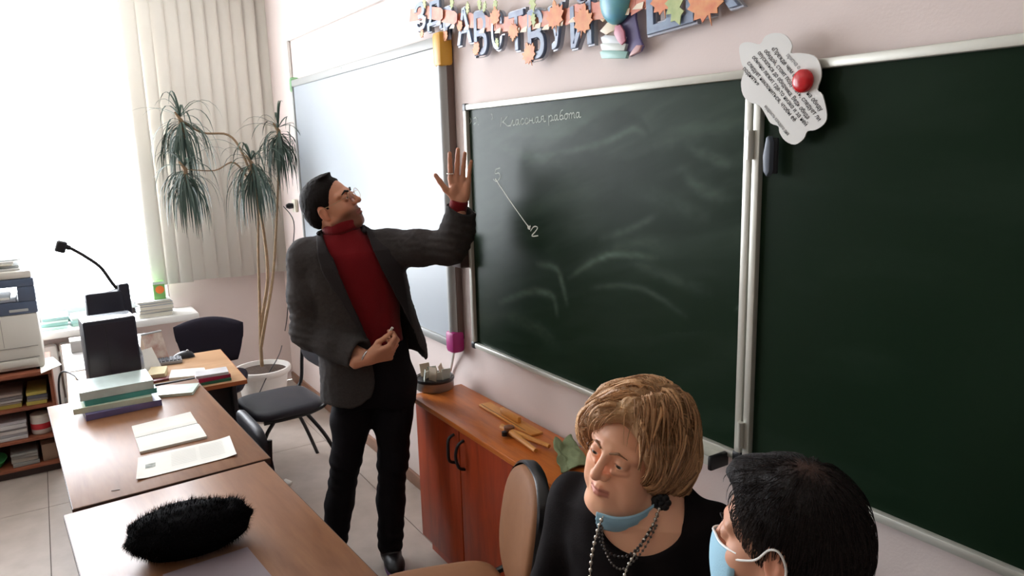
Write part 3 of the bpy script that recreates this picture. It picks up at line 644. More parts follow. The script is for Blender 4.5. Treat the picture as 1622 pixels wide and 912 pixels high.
qm = [q[0]*(.45)+q[3]*.55, q[1]*.45+q[2]*.55]
MB().tube([qm[0]+Vector((0, 0, .005)), qm[1]+Vector((0, 0, .005))], .0012, 5).build('fold', M_PRINT, t, world=True)
sheet_mesh(q, DZ, .0005, lambda u, v: 0).build('cover', mat('grey_cover', (150, 150, 150), .6), t, world=True)
q = quad_on(DZ, [(216, 762), (375, 722), (364, 693), (219, 726)])
c_ = sum(q, Vector())/4
t = thing('worksheet', 'white printed worksheet with a curled right end at the near edge of the far desk', 'paper', (c_.x, c_.y, DZ))
wob = lambda u, v: .002+.022*max(0, u-.8)**2*20*.3+.006*max(0, .1-u)*8*(1-v)
sheet_mesh(q, DZ, .0012, wob).build('sheet', M_PAPER, t, world=True, ang=60)
def onq(u, v): return q[0]*(1-u)*(1-v)+q[1]*u*(1-v)+q[2]*u*v+q[3]*(1-u)*v + Vector((0, 0, .0016+wob(u, v)))
ln = MB()
for k in range(9):
    v = .25+k*.075; 
    for a, b in ((.34, .60), (.64, .9)):
        n_ = 6; pts = [onq(a+(b-a)*i/n_, v) for i in range(n_+1)]; dn = (q[3]-q[0]).normalized()*.0016
        ln.add([p for x in pts for p in (x-dn, x+dn)], [(2*i, 2*i+2, 2*i+3, 2*i+1) for i in range(n_)])
ln.build('printed_lines', mat('pale_print', (204, 203, 196), .8), t, world=True)
pc = MB(); pc.add([onq(.08, .4), onq(.18, .4), onq(.18, .58), onq(.08, .58)], [(0, 1, 2, 3)]); pc.build('printed_picture', mat('printed_grey', (176, 178, 172), .8, var=.5, vscale=60, c2=(120, 128, 118)), t, world=True)
for k, (x, y) in enumerate(((183, 776), (255, 617))):
    p = onZ(x, y, DZ); ck = MB().tube([p+Vector((0, -.012, .0012)), p+Vector((.006, .012, .0012))], .0012, 4).build('dark_chip', M_EDGE)
    tag(ck, ('small dark chip on the far desk near its near-left corner', 'small dark chip on the far desk beside the textbook stack')[k], 'chip')
# black fur hat on the near desk
hp = onZ(300, 872, DZ)
hat = thing('fur_hat', 'fluffy black fur hat lying on the near desk', 'hat', (hp.x-.005, hp.y+.0, DZ), math.radians(82))
HX, HY, HZ = .165, .095, .062
def hat_pt(u, v):
    th, ph = u, v; d = Vector((math.sin(th)*math.cos(ph), math.sin(th)*math.sin(ph), math.cos(th)))
    k = 1+.10*noise.noise(d*2.3+Vector((3, 1, 7)))+.05*noise.noise(d*6)
    if d.x < -.2: k *= 1-.12*(-d.x-.2)
    sx = abs(d.x)**.82*(1 if d.x > 0 else -1)
    return Vector((sx*HX*k, d.y*HY*k, HZ+.002+d.z*HZ*k if d.z > -.8 else .003)), d
vs = []; fs = []; NU, NV = 48, 26
for i in range(NV+1):
    for k in range(NU): vs.append(hat_pt(PI*i/NV, 2*PI*k/NU)[0])
for v in vs: v.z = max(.002, v.z)
for i in range(NV):
    for k in range(NU): fs.append((i*NU+k, (i+1)*NU+k, (i+1)*NU+(k+1) % NU, i*NU+(k+1) % NU))
M_FUR = mat('black_fur', (9, 8, 10), .9, .08)
MB().add(vs, fs).build('crown_body', M_FUR, hat, ang=180)
fu = MB()
for k in range(6500):
    u = math.acos(random.uniform(-.75, 1)); v = random.uniform(0, 2*PI); p, d = hat_pt(u, v)
    if p.z < .004: continue
    ln_ = random.uniform(.008, .02); side = Vector((random.gauss(0, .5)+.25, random.gauss(0, .5), random.gauss(-.25, .4)))
    dr = (Vector((d.x/HX, d.y/HY, d.z/HZ)).normalized()*.7+side*.6).normalized(); e = dr.cross(Vector((.3, .5, .8))).normalized()*.0009
    t0 = p-dr*.003; t1 = p+dr*ln_; t1.z = max(.002, t1.z)
    fu.add([t0-e, t0+e, t1], [(0, 1, 2)])
stuff(fu.build('fur', M_FUR, hat, smooth=False))
# lilac folder at the picture's bottom edge
q = quad_on(DZ, [(258, 912), (392, 868), (450, 935), (300, 985)])
q[2] = q[1]+(q[3]-q[0])
c_ = sum(q, Vector())/4
t = thing('folder', 'greyish lilac folder lying in front of the fur hat on the near desk', 'folder', (c_.x, c_.y, DZ))
sheet_mesh(q, DZ, .004, lambda u, v: 0, 6).build('cover', mat('lilac_grey_card', (142, 130, 138), .55, var=.06, vscale=20), t, world=True)
sheet_mesh([c_+(p-c_)*.985 for p in q], DZ, .0022, lambda u, v: 0, 4).build('sheets', M_PAPER, t, world=True)
p = onZ(455, 768, .0)
tag(MB().box((p.x, p.y, .0135), (.05, .035, .022), rot=(.1, .2, .6), bev=.006).build('paper_scrap', M_PAPER), 'crumpled white paper scrap on the floor past the near desk', 'paper scrap')
# ================================================================== teacher's corner
M_TDESK = wood('teacher_desk_laminate', (196, 156, 118), (174, 132, 96), .3, (9, 1.2, 9), .5, 1.6)
t = thing('teacher_desk', 'light wooden teacher\'s desk with mouse and papers by the plant', 'desk', (-4.005, .37, 0), math.radians(-1))
MB().box((0, 0, .689), (.69, .76, .022), bev=.003).build('desktop', M_TDESK, t)
MB().b2((-.345, .379, .679), (.345, .3815, .6995)).b2((.344, -.38, .679), (.3465, .38, .6995)).build('edge_band', mat('orange_edge_band', (166, 92, 52), .45), t, smooth=False)
MB().box((-.02, .33, .339), (.60, .02, .678), bev=.002).build('side_panel', mat('dark_desk_panel', (40, 36, 38), .55), t)
MB().box((-.02, -.34, .339), (.60, .02, .678), bev=.002).build('side_panel', mat('dark_desk_panel', (40, 36, 38), .55), t)
MB().box((.22, 0, .50), (.016, .64, .44), bev=.002).build('front_panel', mat('dark_desk_panel', (40, 36, 38), .55), t)
t = thing('side_table', 'side table with reflected white in its top colour, between the printer and the windowsill', 'table', (-4.72, .22, 0))
MB().box((0, 0, .689), (.68, .46, .022), bev=.003).build('tabletop', mat('reflection_white_top', (222, 220, 220), .3), t)  # bright reflection is put into the tabletop's base colour
for x in (-.30, .30):
    for y in (-.19, .19): MB().box((x, y, .339), (.035, .035, .678), bev=.003).build('leg', M_TUBE_G, t)
TZ = .7002
M_CASE = mat('dark_blue_black_plastic', (36, 38, 50), .35, .5)
# computer case
t = thing('computer_case', 'dark upright computer case behind the textbook stack', 'computer', (-3.80, .185, TZ), math.radians(4))
MB().box((0, 0, .19), (.15, .216, .368), bev=.006).build('case', M_CASE, t)
MB().box((.0755, .0, .19), (.004, .20, .34), bev=.002).build('front_panel', mat('dark_front_panel', (40, 36, 46), .3), t)
MB().box((.078, -.02, .19), (.002, .003, .33)).build('panel_joint', M_BLACK, t)
MB().box((0, 0, .3755), (.15, .205, .004), bev=.0015).build('top_plate', mat('silver_plate', (170, 176, 182), .25, metal=.4), t)
for x in (-.05, .05):
    for y in (-.08, .08): MB().lathe([(.012, 0), (.012, .008)], 10, Matrix.Translation((x, y, 0))).build('foot', M_BLACK, t)
# document camera on a gooseneck
t = thing('document_camera', 'dark document camera with a long gooseneck arm in front of the bright window', 'document camera', (-4.13, .22, TZ))
MB().box((0, -.02, .225), (.16, .165, .45), bev=.015).build('base_box', M_CASE, t)
MB().box((.02, .07, .24), (.10, .05, .48), bev=.01).build('arm_post', M_CASE, t)
gp = catmull([onX(206, 470, -4.10), onX(182, 453, -4.13), onX(160, 424, -4.15), onX(135, 406, -4.15), onX(112, 393, -4.15)], 6)
MB().tube(gp, .0085, 10).build('gooseneck', M_BLACK, t, world=True)
hd = onX(95, 388, -4.15)
MB().tube([gp[-1], (gp[-1]+hd)/2, hd+Vector((0, -.004, .008))], [.012, .013, .016], 12).build('camera_neck', M_BLACK, t, world=True)
MB().lathe([(.004, -.032), (.02, -.032), (.024, -.026), (.024, .018), (.018, .024), (.004, .025)], 16, Matrix.Translation(hd+Vector((0, .004, -.004))) @ Matrix.Rotation(-.35, 4, 'X')).build('camera_head', M_BLACK, t, world=True)
# mouse, keyboard, papers
p = onZ(291, 566, TZ)
t = thing('computer_mouse', 'black and silver computer mouse on the teacher\'s desk', 'mouse', (p.x, p.y, TZ), math.radians(75))
vs = []; fs = []
for i in range(11):
    th = PI/2*i/10
    for k in range(20):
        ph = 2*PI*k/20; vs.append((.058*math.cos(th)*math.cos(ph), .032*math.cos(th)*math.sin(ph), .036*math.sin(th)*(1+.25*math.cos(ph)*math.cos(th))))
for i in range(10):
    for k in range(20): fs.append((i*20+k, i*20+(k+1) % 20, (i+1)*20+(k+1) % 20, (i+1)*20+k))
fs.append(tuple(range(19, -1, -1)))
MB().add(vs, fs).build('shell', M_BLACK, t, ang=70)
MB().tube([(-.058+.02, -.025, .004), (-.062, 0, .008), (-.03, .031, .004)], .005, 8).build('silver_side', mat('silver_plastic', (190, 194, 200), .25, metal=.5), t)
MB().tube([(.022, -.006, .034), (.022, .006, .034)], .008, 10).build('scroll_wheel', M_GREYR, t)
p = onZ(268, 578, TZ)
t = thing('keyboard', 'grey keyboard half covered by papers on the teacher\'s desk', 'keyboard', (p.x-.05, p.y-.03, TZ), math.radians(85))
MB().box((0, 0, .010), (.20, .09, .018), bev=.004).build('body', mat('grey_keyboard', (150, 152, 156), .5), t)
kb = MB()
for i in range(10):
    for j in range(4): kb.box((-.086+i*.019, -.032+j*.021, .0215), (.016, .018, .007), bev=.002, seg=1)
stuff(kb.build('keys', mat('dark_keys', (70, 72, 80), .5), t))
def paper_block(name, label, cat, pts, h, m_, kids=None, z=TZ):
    q = [onZ(x, y, z) for x, y in pts]; c = sum(q, Vector())/len(q)
    t = thing(name, label, cat, (c.x, c.y, z))
    vs = [Vector((p.x, p.y, z+.0002)) for p in q]+[Vector((p.x, p.y, z+h)) for p in q]
    MB().add(vs, [(3, 2, 1, 0), (4, 5, 6, 7)]+[(k, (k+1) % 4, 4+(k+1) % 4, 4+k) for k in range(4)]).build('sheets', m_, t, world=True, smooth=False)
    return t
paper_block('note_block', 'cream block of note paper between the textbooks and the white papers', 'note block', [(232, 604), (262, 600), (266, 588), (240, 590)], .03, mat('cream_paper', (222, 206, 164), .8, bump=.1, bscale=60, stretch=(1, 1, 60)))
paper_block('paper_pile', 'white pile of papers at the near edge of the teacher\'s desk', 'papers', [(268, 603), (328, 597), (324, 586), (272, 590)], .014, M_PAPER)
BS = 'books at the near edge of the teacher\'s desk'
b0 = (-3.735, .605)
book(0, 0, TZ, .014, .10, .15, 3.1, (46, 110, 84), 'green book at the bottom of the small pile on the teacher\'s desk corner', BS, b0)
book(0, 0, TZ+.0145, .018, .10, .15, 3.2, (170, 40, 74), 'crimson book in the middle of the small pile on the teacher\'s desk', BS, (b0[0]-.004, b0[1]-.004))
book(0, 0, TZ+.033, .014, .10, .15, 3.05, (206, 204, 206), 'white book on top of the small pile on the teacher\'s desk', BS, (b0[0]-.006, b0[1]-.006))
pq = [onZ(228, 607, TZ), onZ(272, 600, TZ)]
tag(MB().box(((pq[0]+pq[1])/2+Vector((.0, 0, .006))), (.05, .14, .011), rot=(0, 0, .06), bev=.002).build('notebook', mat('maroon_cover', (112, 40, 48), .4)), 'maroon notebook lying just beyond the far edge of the pupil\'s desk', 'notebook')
# calendar tent, leaning white sheet, plastic bottle
p = onZ(250, 578, TZ)
t = thing('tent_calendar', 'small standing tent calendar with a red and brown picture', 'calendar', (p.x-.14, p.y-.0, TZ), math.radians(20))
MB().box((.028, 0, .075), (.003, .11, .155), rot=(0, -.36, 0)).build('front_leaf', mat('calendar_print', (214, 204, 190), .5, var=.8, vscale=16, c2=(150, 84, 62)), t)
MB().box((-.028, 0, .075), (.003, .11, .155), rot=(0, .36, 0)).build('back_leaf', M_PAPER, t)
MB().tube([(0, -.055, .148), (0, .055, .148)], .006, 8).build('binding', M_GREYR, t)
p = onZ(243, 590, TZ)
t = thing('leaflet', 'white folded leaflet standing between bottle and calendar', 'leaflet', (p.x-.04, p.y-.01, TZ), math.radians(35))
MB().box((0, 0, .06), (.002, .10, .12), rot=(0, -.5, 0)).build('front_page', M_PAPER, t)
MB().box((-.056, 0, .06), (.002, .10, .12), rot=(0, .5, 0)).build('back_page', M_PAPER, t)
p = onX(221, 590, -3.9)
t = thing('water_bottle', 'clear plastic bottle standing right of the computer case', 'bottle', (-3.99, p.y-.0, TZ))
M_PET = mat('clear_plastic', (214, 224, 230), .1, .5, trans=.75)
MB().lathe([(.004, 0), (.028, .001), (.031, .012), (.030, .05), (.032, .06), (.030, .07), (.032, .12), (.030, .14), (.020, .18), (.013, .19), (.013, .20), (.004, .2)], 20).build('bottle_body', M_PET, t)
MB().lathe([(.0315, .06), (.0325, .062), (.0325, .118), (.0315, .12)], 20).build('paper_label', mat('grey_label', (150, 156, 170), .5), t)
MB().lathe([(.004, .198), (.015, .198), (.015, .216), (.004, .217)], 16).build('cap', mat('light_blue_cap', (150, 190, 214), .4), t)
# cord on the side table, small box
tag(MB().tube(catmull([Vector((-4.30, -.05, .50)), Vector((-4.34, -.045, .65)), Vector((-4.34, -.02, .715)), Vector((-4.25, .03, TZ+.007)), Vector((-4.12, .05, TZ+.007)), Vector((-3.95, .11, TZ+.007)), Vector((-3.885, .15, TZ+.02))], 6), .005, 8).build('power_cord', M_BLACK), 'black cord running over the side table edge to the computer case', 'cord')
t = thing('small_box', 'small grey cardboard box on the side table behind the computer case', 'box', (-4.85, .10, TZ))
MB().box((0, 0, .03), (.11, .13, .06), bev=.003).build('box_body', mat('grey_card_box', (176, 172, 168), .7), t); MB().box((0, 0, .062), (.116, .136, .012), bev=.002).build('lid', mat('grey_box_lid', (190, 188, 184), .7), t)
paper_block('paper_sheet', 'white sheet of paper beside the printer on the bookcase top', 'paper', [(65, 592), (98, 578), (84, 566), (62, 570)], .004, M_PAPER, z=.618)
# ------------------------------------------------------------------ bookcase with shelves and the printer
M_BC = wood('red_brown_shelf', (150, 88, 62), (116, 66, 48), .45, (10, 1.2, 10), .4, 2)
bx0, bx1, byl, byr, bh = -5.32, -4.85, -1.1, -.075, .612
t = thing('bookcase', 'low red-brown open bookcase under the printer at the left edge', 'bookcase', (bx0, byl, 0))
dX, dY = bx1-bx0, byr-byl
MB().b2((0, 0, bh-.022), (dX+.008, dY, bh), .002).build('top_board', M_BC, t)
for y in (0, dY-.018): MB().b2((0, y, 0), (dX, y+.018, bh-.022), .002).build('side_panel', M_BC, t)
for z in (.045, .208, .395): MB().b2((.012, .018, z), (dX-.004, dY-.018, z+.018), .002).build('shelf', M_BC, t)
MB().b2((0, .018, .02), (.010, dY-.018, bh-.022)).build('back_panel', M_BC, t, smooth=False)
MB().b2((.02, .018, 0), (dX-.03, dY-.018, .045)).build('plinth', mat('dark_plinth', (60, 44, 40), .6), t, smooth=False)
def paper_stack(y, z, w_, n_, cols, label, d=.28):
    t = thing('paper_stack', label, 'papers', (bx1-.03-d/2, y, z))
    h = 0
    for k in range(n_):
        th = random.uniform(.012, .026); c = cols[k % len(cols)]
        MB().box((random.uniform(-.012, .012), random.uniform(-.008, .008), h+th/2), (d, w_, th-.001), rot=(0, 0, random.uniform(-.04, .04)), bev=.002, seg=1).build('folder', mat('paper_%d_%d_%d' % c, c, .7, var=.15, vscale=30, bump=.1, bscale=50, stretch=(1, 1, 40)), t)
        h += th
    return t
paper_stack(-.36, .4132, .26, 5, [(206, 190, 96), (150, 136, 122), (176, 170, 166), (120, 112, 112), (166, 150, 140)], 'grey and yellow magazines stacked on the top shelf of the bookcase')
paper_stack(-.16, .4132, .10, 4, [(196, 180, 92), (140, 130, 120), (96, 96, 104)], 'narrow yellow-bottomed stack beside the bookcase\'s right end panel')
paper_stack(-.36, .2262, .24, 6, [(206, 204, 204), (190, 188, 192), (220, 218, 216), (160, 156, 160)], 'white paper pile on the middle shelf of the bookcase')
paper_stack(-.265, .0632, .13, 4, [(150, 150, 146), (176, 170, 160), (140, 136, 132)], 'grey paper pile on the bottom shelf of the bookcase')
t = thing('storage_jar', 'white jar with a red band on the middle shelf of the bookcase', 'jar', (bx1-.09, -.165, .2262))
MB().lathe([(.004, 0), (.048, .001), (.052, .01), (.052, .095), (.048, .1), (.004, .1)], 24).build('jar_body', mat('white_jar', (214, 206, 198), .4), t)
MB().lathe([(.0522, .03), (.0535, .032), (.0535, .062), (.0522, .064)], 24).build('red_band', mat('red_band', (196, 44, 54), .5), t)
MB().lathe([(.004, .1), (.05, .1), (.05, .116), (.004, .117)], 24).build('lid', mat('cream_lid', (222, 216, 204), .4), t)
t = thing('green_tray', 'green plastic tray with a rim on the bottom shelf of the bookcase', 'tray', (bx1-.15, -.43, .0632))
MB().lathe([(.004, 0), (.055, .001), (.07, .03), (.068, .032), (.052, .005), (.004, .004)], 24, sx=1.6).build('bowl', mat('bright_green_plastic', (64, 190, 108), .4), t)
MB().lathe([(.068, .030), (.074, .031), (.074, .036), (.068, .035)], 24, sx=1.6).build('rim', mat('light_green_plastic', (96, 206, 130), .4), t)
t = thing('cardboard_box', 'small brown box on the bottom shelf at the bookcase\'s right end', 'box', (bx1-.12, -.147, .0632))
MB().box((0, 0, .05), (.16, .075, .10), rot=(0, 0, .05), bev=.003).build('box_body', mat('brown_card', (150, 124, 104), .8), t); MB().box((0, 0, .102), (.05, .076, .002), rot=(0, 0, .05)).build('tape', mat('tape', (190, 170, 140), .4), t)
M_BEIGE = mat('beige_printer_plastic', (204, 200, 190), .45)
M_SLATE = mat('slate_printer_panel', (74, 86, 106), .4)
t = thing('printer', 'large beige and slate-blue office printer on the bookcase at the left edge', 'printer', (-5.09, -.41, bh+.0003))
y1 = .31
MB().b2((-.20, -.42, .012), (.19, y1, .33), .012).build('body', M_BEIGE, t)
MB().b2((.188, -.40, .14), (.1935, y1-.02, .142)).b2((.188, -.40, .075), (.1935, y1-.02, .078)).b2((.188, .13, .15), (.192, .132, .31)).build('tray_joint', mat('joint_grey', (130, 126, 120), .6), t, smooth=False)
MB().b2((.188, -.38, .03), (.200, y1-.03, .07), .004).build('paper_tray', M_BEIGE, t)
for lo, hi in (((-.20, -.42, .33), (.19, y1+.005, .40)), ((-.20, -.42, .485), (.19, y1+.005, .53)), ((-.20, y1-.08, .40), (.19, y1+.005, .485))): MB().b2(lo, hi, .006).build('slate_panel', M_SLATE, t)
MB().b2((-.10, -.40, .402), (.18, y1-.09, .415), .004).build('output_tray', mat('pale_tray', (150, 156, 166), .4), t)
MB().b2((-.08, -.20, .416), (.17, y1-.12, .428)).build('printed_sheets', M_PAPER, t, smooth=False)
MB().b2((.188, .18, .345), (.1945, .27, .36), .002).build('name_plate', M_GREYR, t)
MB().b2((-.20, -.42, .53), (.19, y1, .575), .015).build('lid', M_BEIGE, t)
for f_ in ((-.17, -.39), (.16, -.39), (-.17, .28), (.16, .28)): MB().box((f_[0], f_[1], .006), (.03, .03, .012)).build('foot', M_BLACK, t, smooth=False)
tp = thing('paper_pile', 'pile of white papers and a folder lying on the printer lid', 'papers', (-5.09, -.36, bh+.5757))
hh = 0
for k in range(5):
    th = (.012, .016, .010, .014, .008)[k]; MB().box((random.uniform(-.01, .01), -.03+random.uniform(-.02, .02), hh+th/2), (.30, .46, th-.001), rot=(0, 0, random.uniform(-.06, .06)), bev=.002, seg=1).build('folder', mat('pile_%d' % (k % 3), ((220, 220, 216), (190, 196, 196), (208, 204, 190))[k % 3], .7), tp); hh += th
# ------------------------------------------------------------------ windowsill
SZ = SILL+.0003
t = None
SP = 'notebooks stacked on the windowsill'
z_ = SZ
for k, (th, c, lab) in enumerate(((.032, (176, 180, 178), 'grey bottom notebook of the pile on the right end of the windowsill'), (.022, (132, 138, 146), 'dark grey notebook second in the windowsill pile'), (.026, (196, 198, 196), 'pale grey notebook third in the windowsill pile'), (.016, (110, 118, 128), 'slate notebook fourth in the windowsill pile'), (.014, (208, 212, 214), 'white notebook on top of the windowsill pile'))):
    book(0, 0, z_, th, .17, .215, math.radians((0, 3, -2, 4, -3)[k]), c, lab, SP, (-5.60+random.uniform(-.01, .01), .575+random.uniform(-.01, .01))); z_ += th+.0005
c_ = onX(254, 478, -5.58)
t = thing('juice_carton', 'green juice carton with an orange on it, on the windowsill pile', 'carton', (-5.60, c_.y, z_))
ch = .125
MB().box((0, 0, ch/2), (.07, .075, ch), bev=.002).build('carton_body', mat('carton_green', (120, 176, 96), .4), t)
MB().lathe([(.003, 0), (.028, .0005), (.028, .0012), (.003, .0016)], 24, Matrix.Translation((.0352, .004, .068)) @ Matrix.Rotation(PI/2, 4, 'Y')).build('orange_print', mat('orange_print', (240, 128, 62), .4), t)
MB().box((.0354, 0, ch-.01), (.001, .074, .018)).build('pale_band', mat('pale_carton_band', (206, 222, 214), .4), t)
t = thing('white_box', 'white upright box right of the juice carton on the windowsill', 'box', (-5.67, .665, SZ))
t.location.z = SZ; MB().box((0, .045*0, .14), (.10, .055, .28), bev=.003).build('box_body', mat('white_card', (236, 238, 238), .6), t); MB().box((0, 0, .283), (.104, .059, .008), bev=.002).build('lid', mat('white_card_lid', (226, 230, 230), .6), t)
t.location = (-5.83, .66, SZ)
GS = 'pale green papers along the windowsill'
for k in range(3):
    t = thing('paper_stack', ('pale green paper stack on the windowsill nearest the printer', 'pale green paper stack on the windowsill behind the side table', 'pale green paper stack on the windowsill behind the computer case')[k], 'papers', (-5.66, -.03+k*.17, SZ), 0, GS)
    h = 0
    for j in range(4-k % 2):
        th = (.018, .022, .016, .02)[j]; MB().box((random.uniform(-.02, .02), random.uniform(-.01, .01), h+th/2), (.21, .15, th-.001), rot=(0, 0, random.uniform(-.1, .1)), bev=.002, seg=1).build('folder', mat('mint_%d' % j, ((176, 206, 196), (150, 190, 184), (200, 220, 212), (140, 176, 172))[j], .6), t); h += th
# ------------------------------------------------------------------ chairs
M_UPH = mat('black_upholstery', (34, 34, 42), .5, .4, bump=.12, bscale=300)
M_STEEL = mat('black_steel_tube', (18, 18, 20), .35)
def pad(m, c, d, r=.05, crown=.012, M=None):
    # a rounded cushion: a superellipse plan with softened edges
    vs = []; fs = []; n = 40; rings = [(.86, -1), (.97, -.75), (1, -.2), (1, .3), (.965, .72), (.86, .95), (.6, 1), (.25, 1.02)]
    for s_, zz in rings:
        for k in range(n):
            q = 2*PI*k/n; cc, ss = math.cos(q), math.sin(q)
            vs.append(Vector((c[0]+d[0]/2*s_*math.copysign(abs(cc)**.45, cc), c[1]+d[1]/2*s_*math.copysign(abs(ss)**.45, ss), c[2]+d[2]/2*zz+(crown*(1-s_) if zz > .5 else 0))))
    for i in range(len(rings)-1):
        for k in range(n): fs.append((i*n+k, i*n+(k+1) % n, (i+1)*n+(k+1) % n, (i+1)*n+k))
    fs.append(tuple(range(n-1, -1, -1))); fs.append(tuple((len(rings)-1)*n+k for k in range(n)))
    if M: vs = [M @ v for v in vs]
    return m.add(vs, fs)
def visitor_chair(x, y, rz, label, group):
    t = thing('visitor_chair', label, 'chair', (x, y, 0), rz, group)
    pad(MB(), (0, 0, .445), (.42, .40, .05)).build('seat', M_UPH, t, ang=60)
    pad(MB(), (0, 0, 0), (.40, .24, .04), M=Matrix.Translation((0, .215, .735)) @ Matrix.Rotation(math.radians(98), 4, 'X')).build('backrest', M_UPH, t, ang=60)
    for s in (-1, 1):
        MB().tube(catmull([(s*.185, .232, .80), (s*.195, .215, .62), (s*.20, .195, .47), (s*.195, .12, .425), (s*.19, .0, .415), (s*.185, -.15, .415)], 5), .0105, 8).build('back_post', M_STEEL, t)
        MB().tube(catmull([(s*.19, -.10, .415), (s*.2, -.17, .3), (s*.22, -.21, .0)], 5), .0105, 8).build('leg', M_STEEL, t)
        MB().tube(catmull([(s*.19, .08, .415), (s*.2, .18, .25), (s*.22, .27, .0)], 5), .0105, 8).build('leg', M_STEEL, t)
    MB().tube([(-.19, -.1, .413), (.19, -.1, .413)], .009, 8).build('crossbar', M_STEEL, t)
    return t
VG = 'black visitor chairs'
v0 = visitor_chair(-3.95, .965, math.radians(4), 'black visitor chair with open steel frame standing behind the man', VG)
c_d = dup(v0, (-2.90, .405, 0), math.radians(2), 'black chair pushed under the far pupil\'s desk, only its back showing', VG)
c_d.scale = (.9, .9, .9)
t = thing('office_chair', 'dark fabric office chair behind the teacher\'s desk, below the blind', 'chair', (-4.62, .72, 0), math.radians(70))
M_OFF = mat('dark_chair_fabric', (36, 32, 42), .9, .2, bump=.1, bscale=300)
vs = []; fs = []; nu, nv = 17, 9
for side in (0, 1):
    for i in range(nu):
        for j in range(nv):
            u = i/(nu-1)*2-1; v = j/(nv-1)
            w_ = .205*(1-.25*(1-v)**2); zt = .80-.045*u*u*(1 if v > .5 else .3); zb = .50+.02*u*u
            vs.append((u*w_, -.03*u*u+.20+(.022 if side else -.022)*(1-.8*max(abs(u)**6, abs(2*v-1)**6)), zb+(zt-zb)*v))
o = nu*nv
for i in range(nu-1):
    for j in range(nv-1): a = i*nv+j; fs += [(a, a+nv, a+nv+1, a+1), (o+a, o+a+1, o+a+nv+1, o+a+nv)]
for i in range(nu-1): fs += [(i*nv, o+i*nv, o+(i+1)*nv, (i+1)*nv), (i*nv+nv-1, (i+1)*nv+nv-1, o+(i+1)*nv+nv-1, o+i*nv+nv-1)]
for j in range(nv-1): fs += [(j, j+1, o+j+1, o+j), ((nu-1)*nv+j, o+(nu-1)*nv+j, o+(nu-1)*nv+j+1, (nu-1)*nv+j+1)]
MB().add(vs, fs).build('backrest', M_OFF, t, ang=80)
pad(MB(), (0, -.03, .44), (.44, .42, .07)).build('seat', M_OFF, t, ang=60)
MB().tube(catmull([(0, .215, .58), (0, .225, .48), (0, .16, .39), (0, .02, .385)], 5), .02, 8).build('back_bracket', M_BLACK, t)
MB().tube([(0, -.02, .09), (0, -.02, .40)], .024, 12).build('gas_lift', M_BLACK, t)
for k in range(5):
    a = 2*PI*k/5+.3; MB().tube([(0, -.02, .10), (.25*math.cos(a), -.02+.25*math.sin(a), .065)], [.022, .014], 8).build('base_leg', M_BLACK, t)
    MB().lathe([(.004, -.011), (.025, -.011), (.025, .011), (.004, .011)], 12, Matrix.Translation((.25*math.cos(a), -.02+.25*math.sin(a), .0255)) @ Matrix.Rotation(a, 4, 'Z') @ Matrix.Rotation(PI/2, 4, 'X')).build('caster', M_BLACK, t)
M_TAN = mat('tan_upholstery', (140, 96, 64), .65, .3, var=.08, vscale=30, bump=.08, bscale=260)
M_RIM = mat('black_moulding', (16, 15, 17), .3)
def oval_chair(x, y, rz, label, group):
    t = thing('oval_back_chair', label, 'chair', (x, y, 0), rz, group)
    pad(MB(), (0, -.01, .435), (.43, .42, .06)).build('seat', M_TAN, t, ang=60)
    Mb = Matrix.Translation((0, .245, .645)) @ Matrix.Rotation(math.radians(-9), 4, 'X')
    vs = []; fs = []; n = 40
    def ov(q, s): return math.copysign(abs(math.cos(q))**.8, math.cos(q))*.172*s, math.copysign(abs(math.sin(q))**.8, math.sin(q))*.2*s
    rings = [(1.0, .006), (.97, -.012), (.85, -.022), (.5, -.026), (.1, -.027)]
    for s_, yy in rings:
        for k in range(n): a, b = ov(2*PI*k/n, s_); vs.append(Mb @ Vector((a, yy+.10*a*a*-6*0+(-.5*a*a), b)))
    for i in range(len(rings)-1):
        for k in range(n): fs.append((i*n+k, i*n+(k+1) % n, (i+1)*n+(k+1) % n, (i+1)*n+k))
    fs.append(tuple((len(rings)-1)*n+k for k in range(n)))
    MB().add(vs, fs).build('backrest', M_TAN, t, ang=80)
    vs = []; fs = []
    for s_, yy in ((1.015, -.006), (1.06, .0), (1.06, .03), (.9, .038), (.1, .04)):
        for k in range(n): a, b = ov(2*PI*k/n, s_); vs.append(Mb @ Vector((a, yy-.5*a*a, b)))
    for i in range(4):
        for k in range(n): fs.append((i*n+k, i*n+(k+1) % n, (i+1)*n+(k+1) % n, (i+1)*n+k))
    fs.append(tuple(4*n+k for k in range(n)))
    MB().add(vs, fs).build('back_shell', M_RIM, t, ang=60)
    for s in (-1, 1):
        MB().tube(catmull([(s*.15, .262, .58), (s*.18, .262, .47), (s*.19, .20, .41), (s*.19, .0, .40), (s*.19, -.15, .40)], 5), .011, 8).build('back_post', M_STEEL, t)
        MB().tube(catmull([(s*.19, -.13, .40), (s*.2, -.19, .3), (s*.21, -.21, .0)], 5), .011, 8).build('leg', M_STEEL, t)
        MB().tube(catmull([(s*.19, .10, .40), (s*.2, .2, .25), (s*.21, .25, .0)], 5), .011, 8).build('leg', M_STEEL, t)
    return t
OG = 'tan chairs with oval backs along the board wall'
oc0 = oval_chair(-1.800, .872, math.radians(-18), 'empty tan chair with an oval back framed in black', OG)
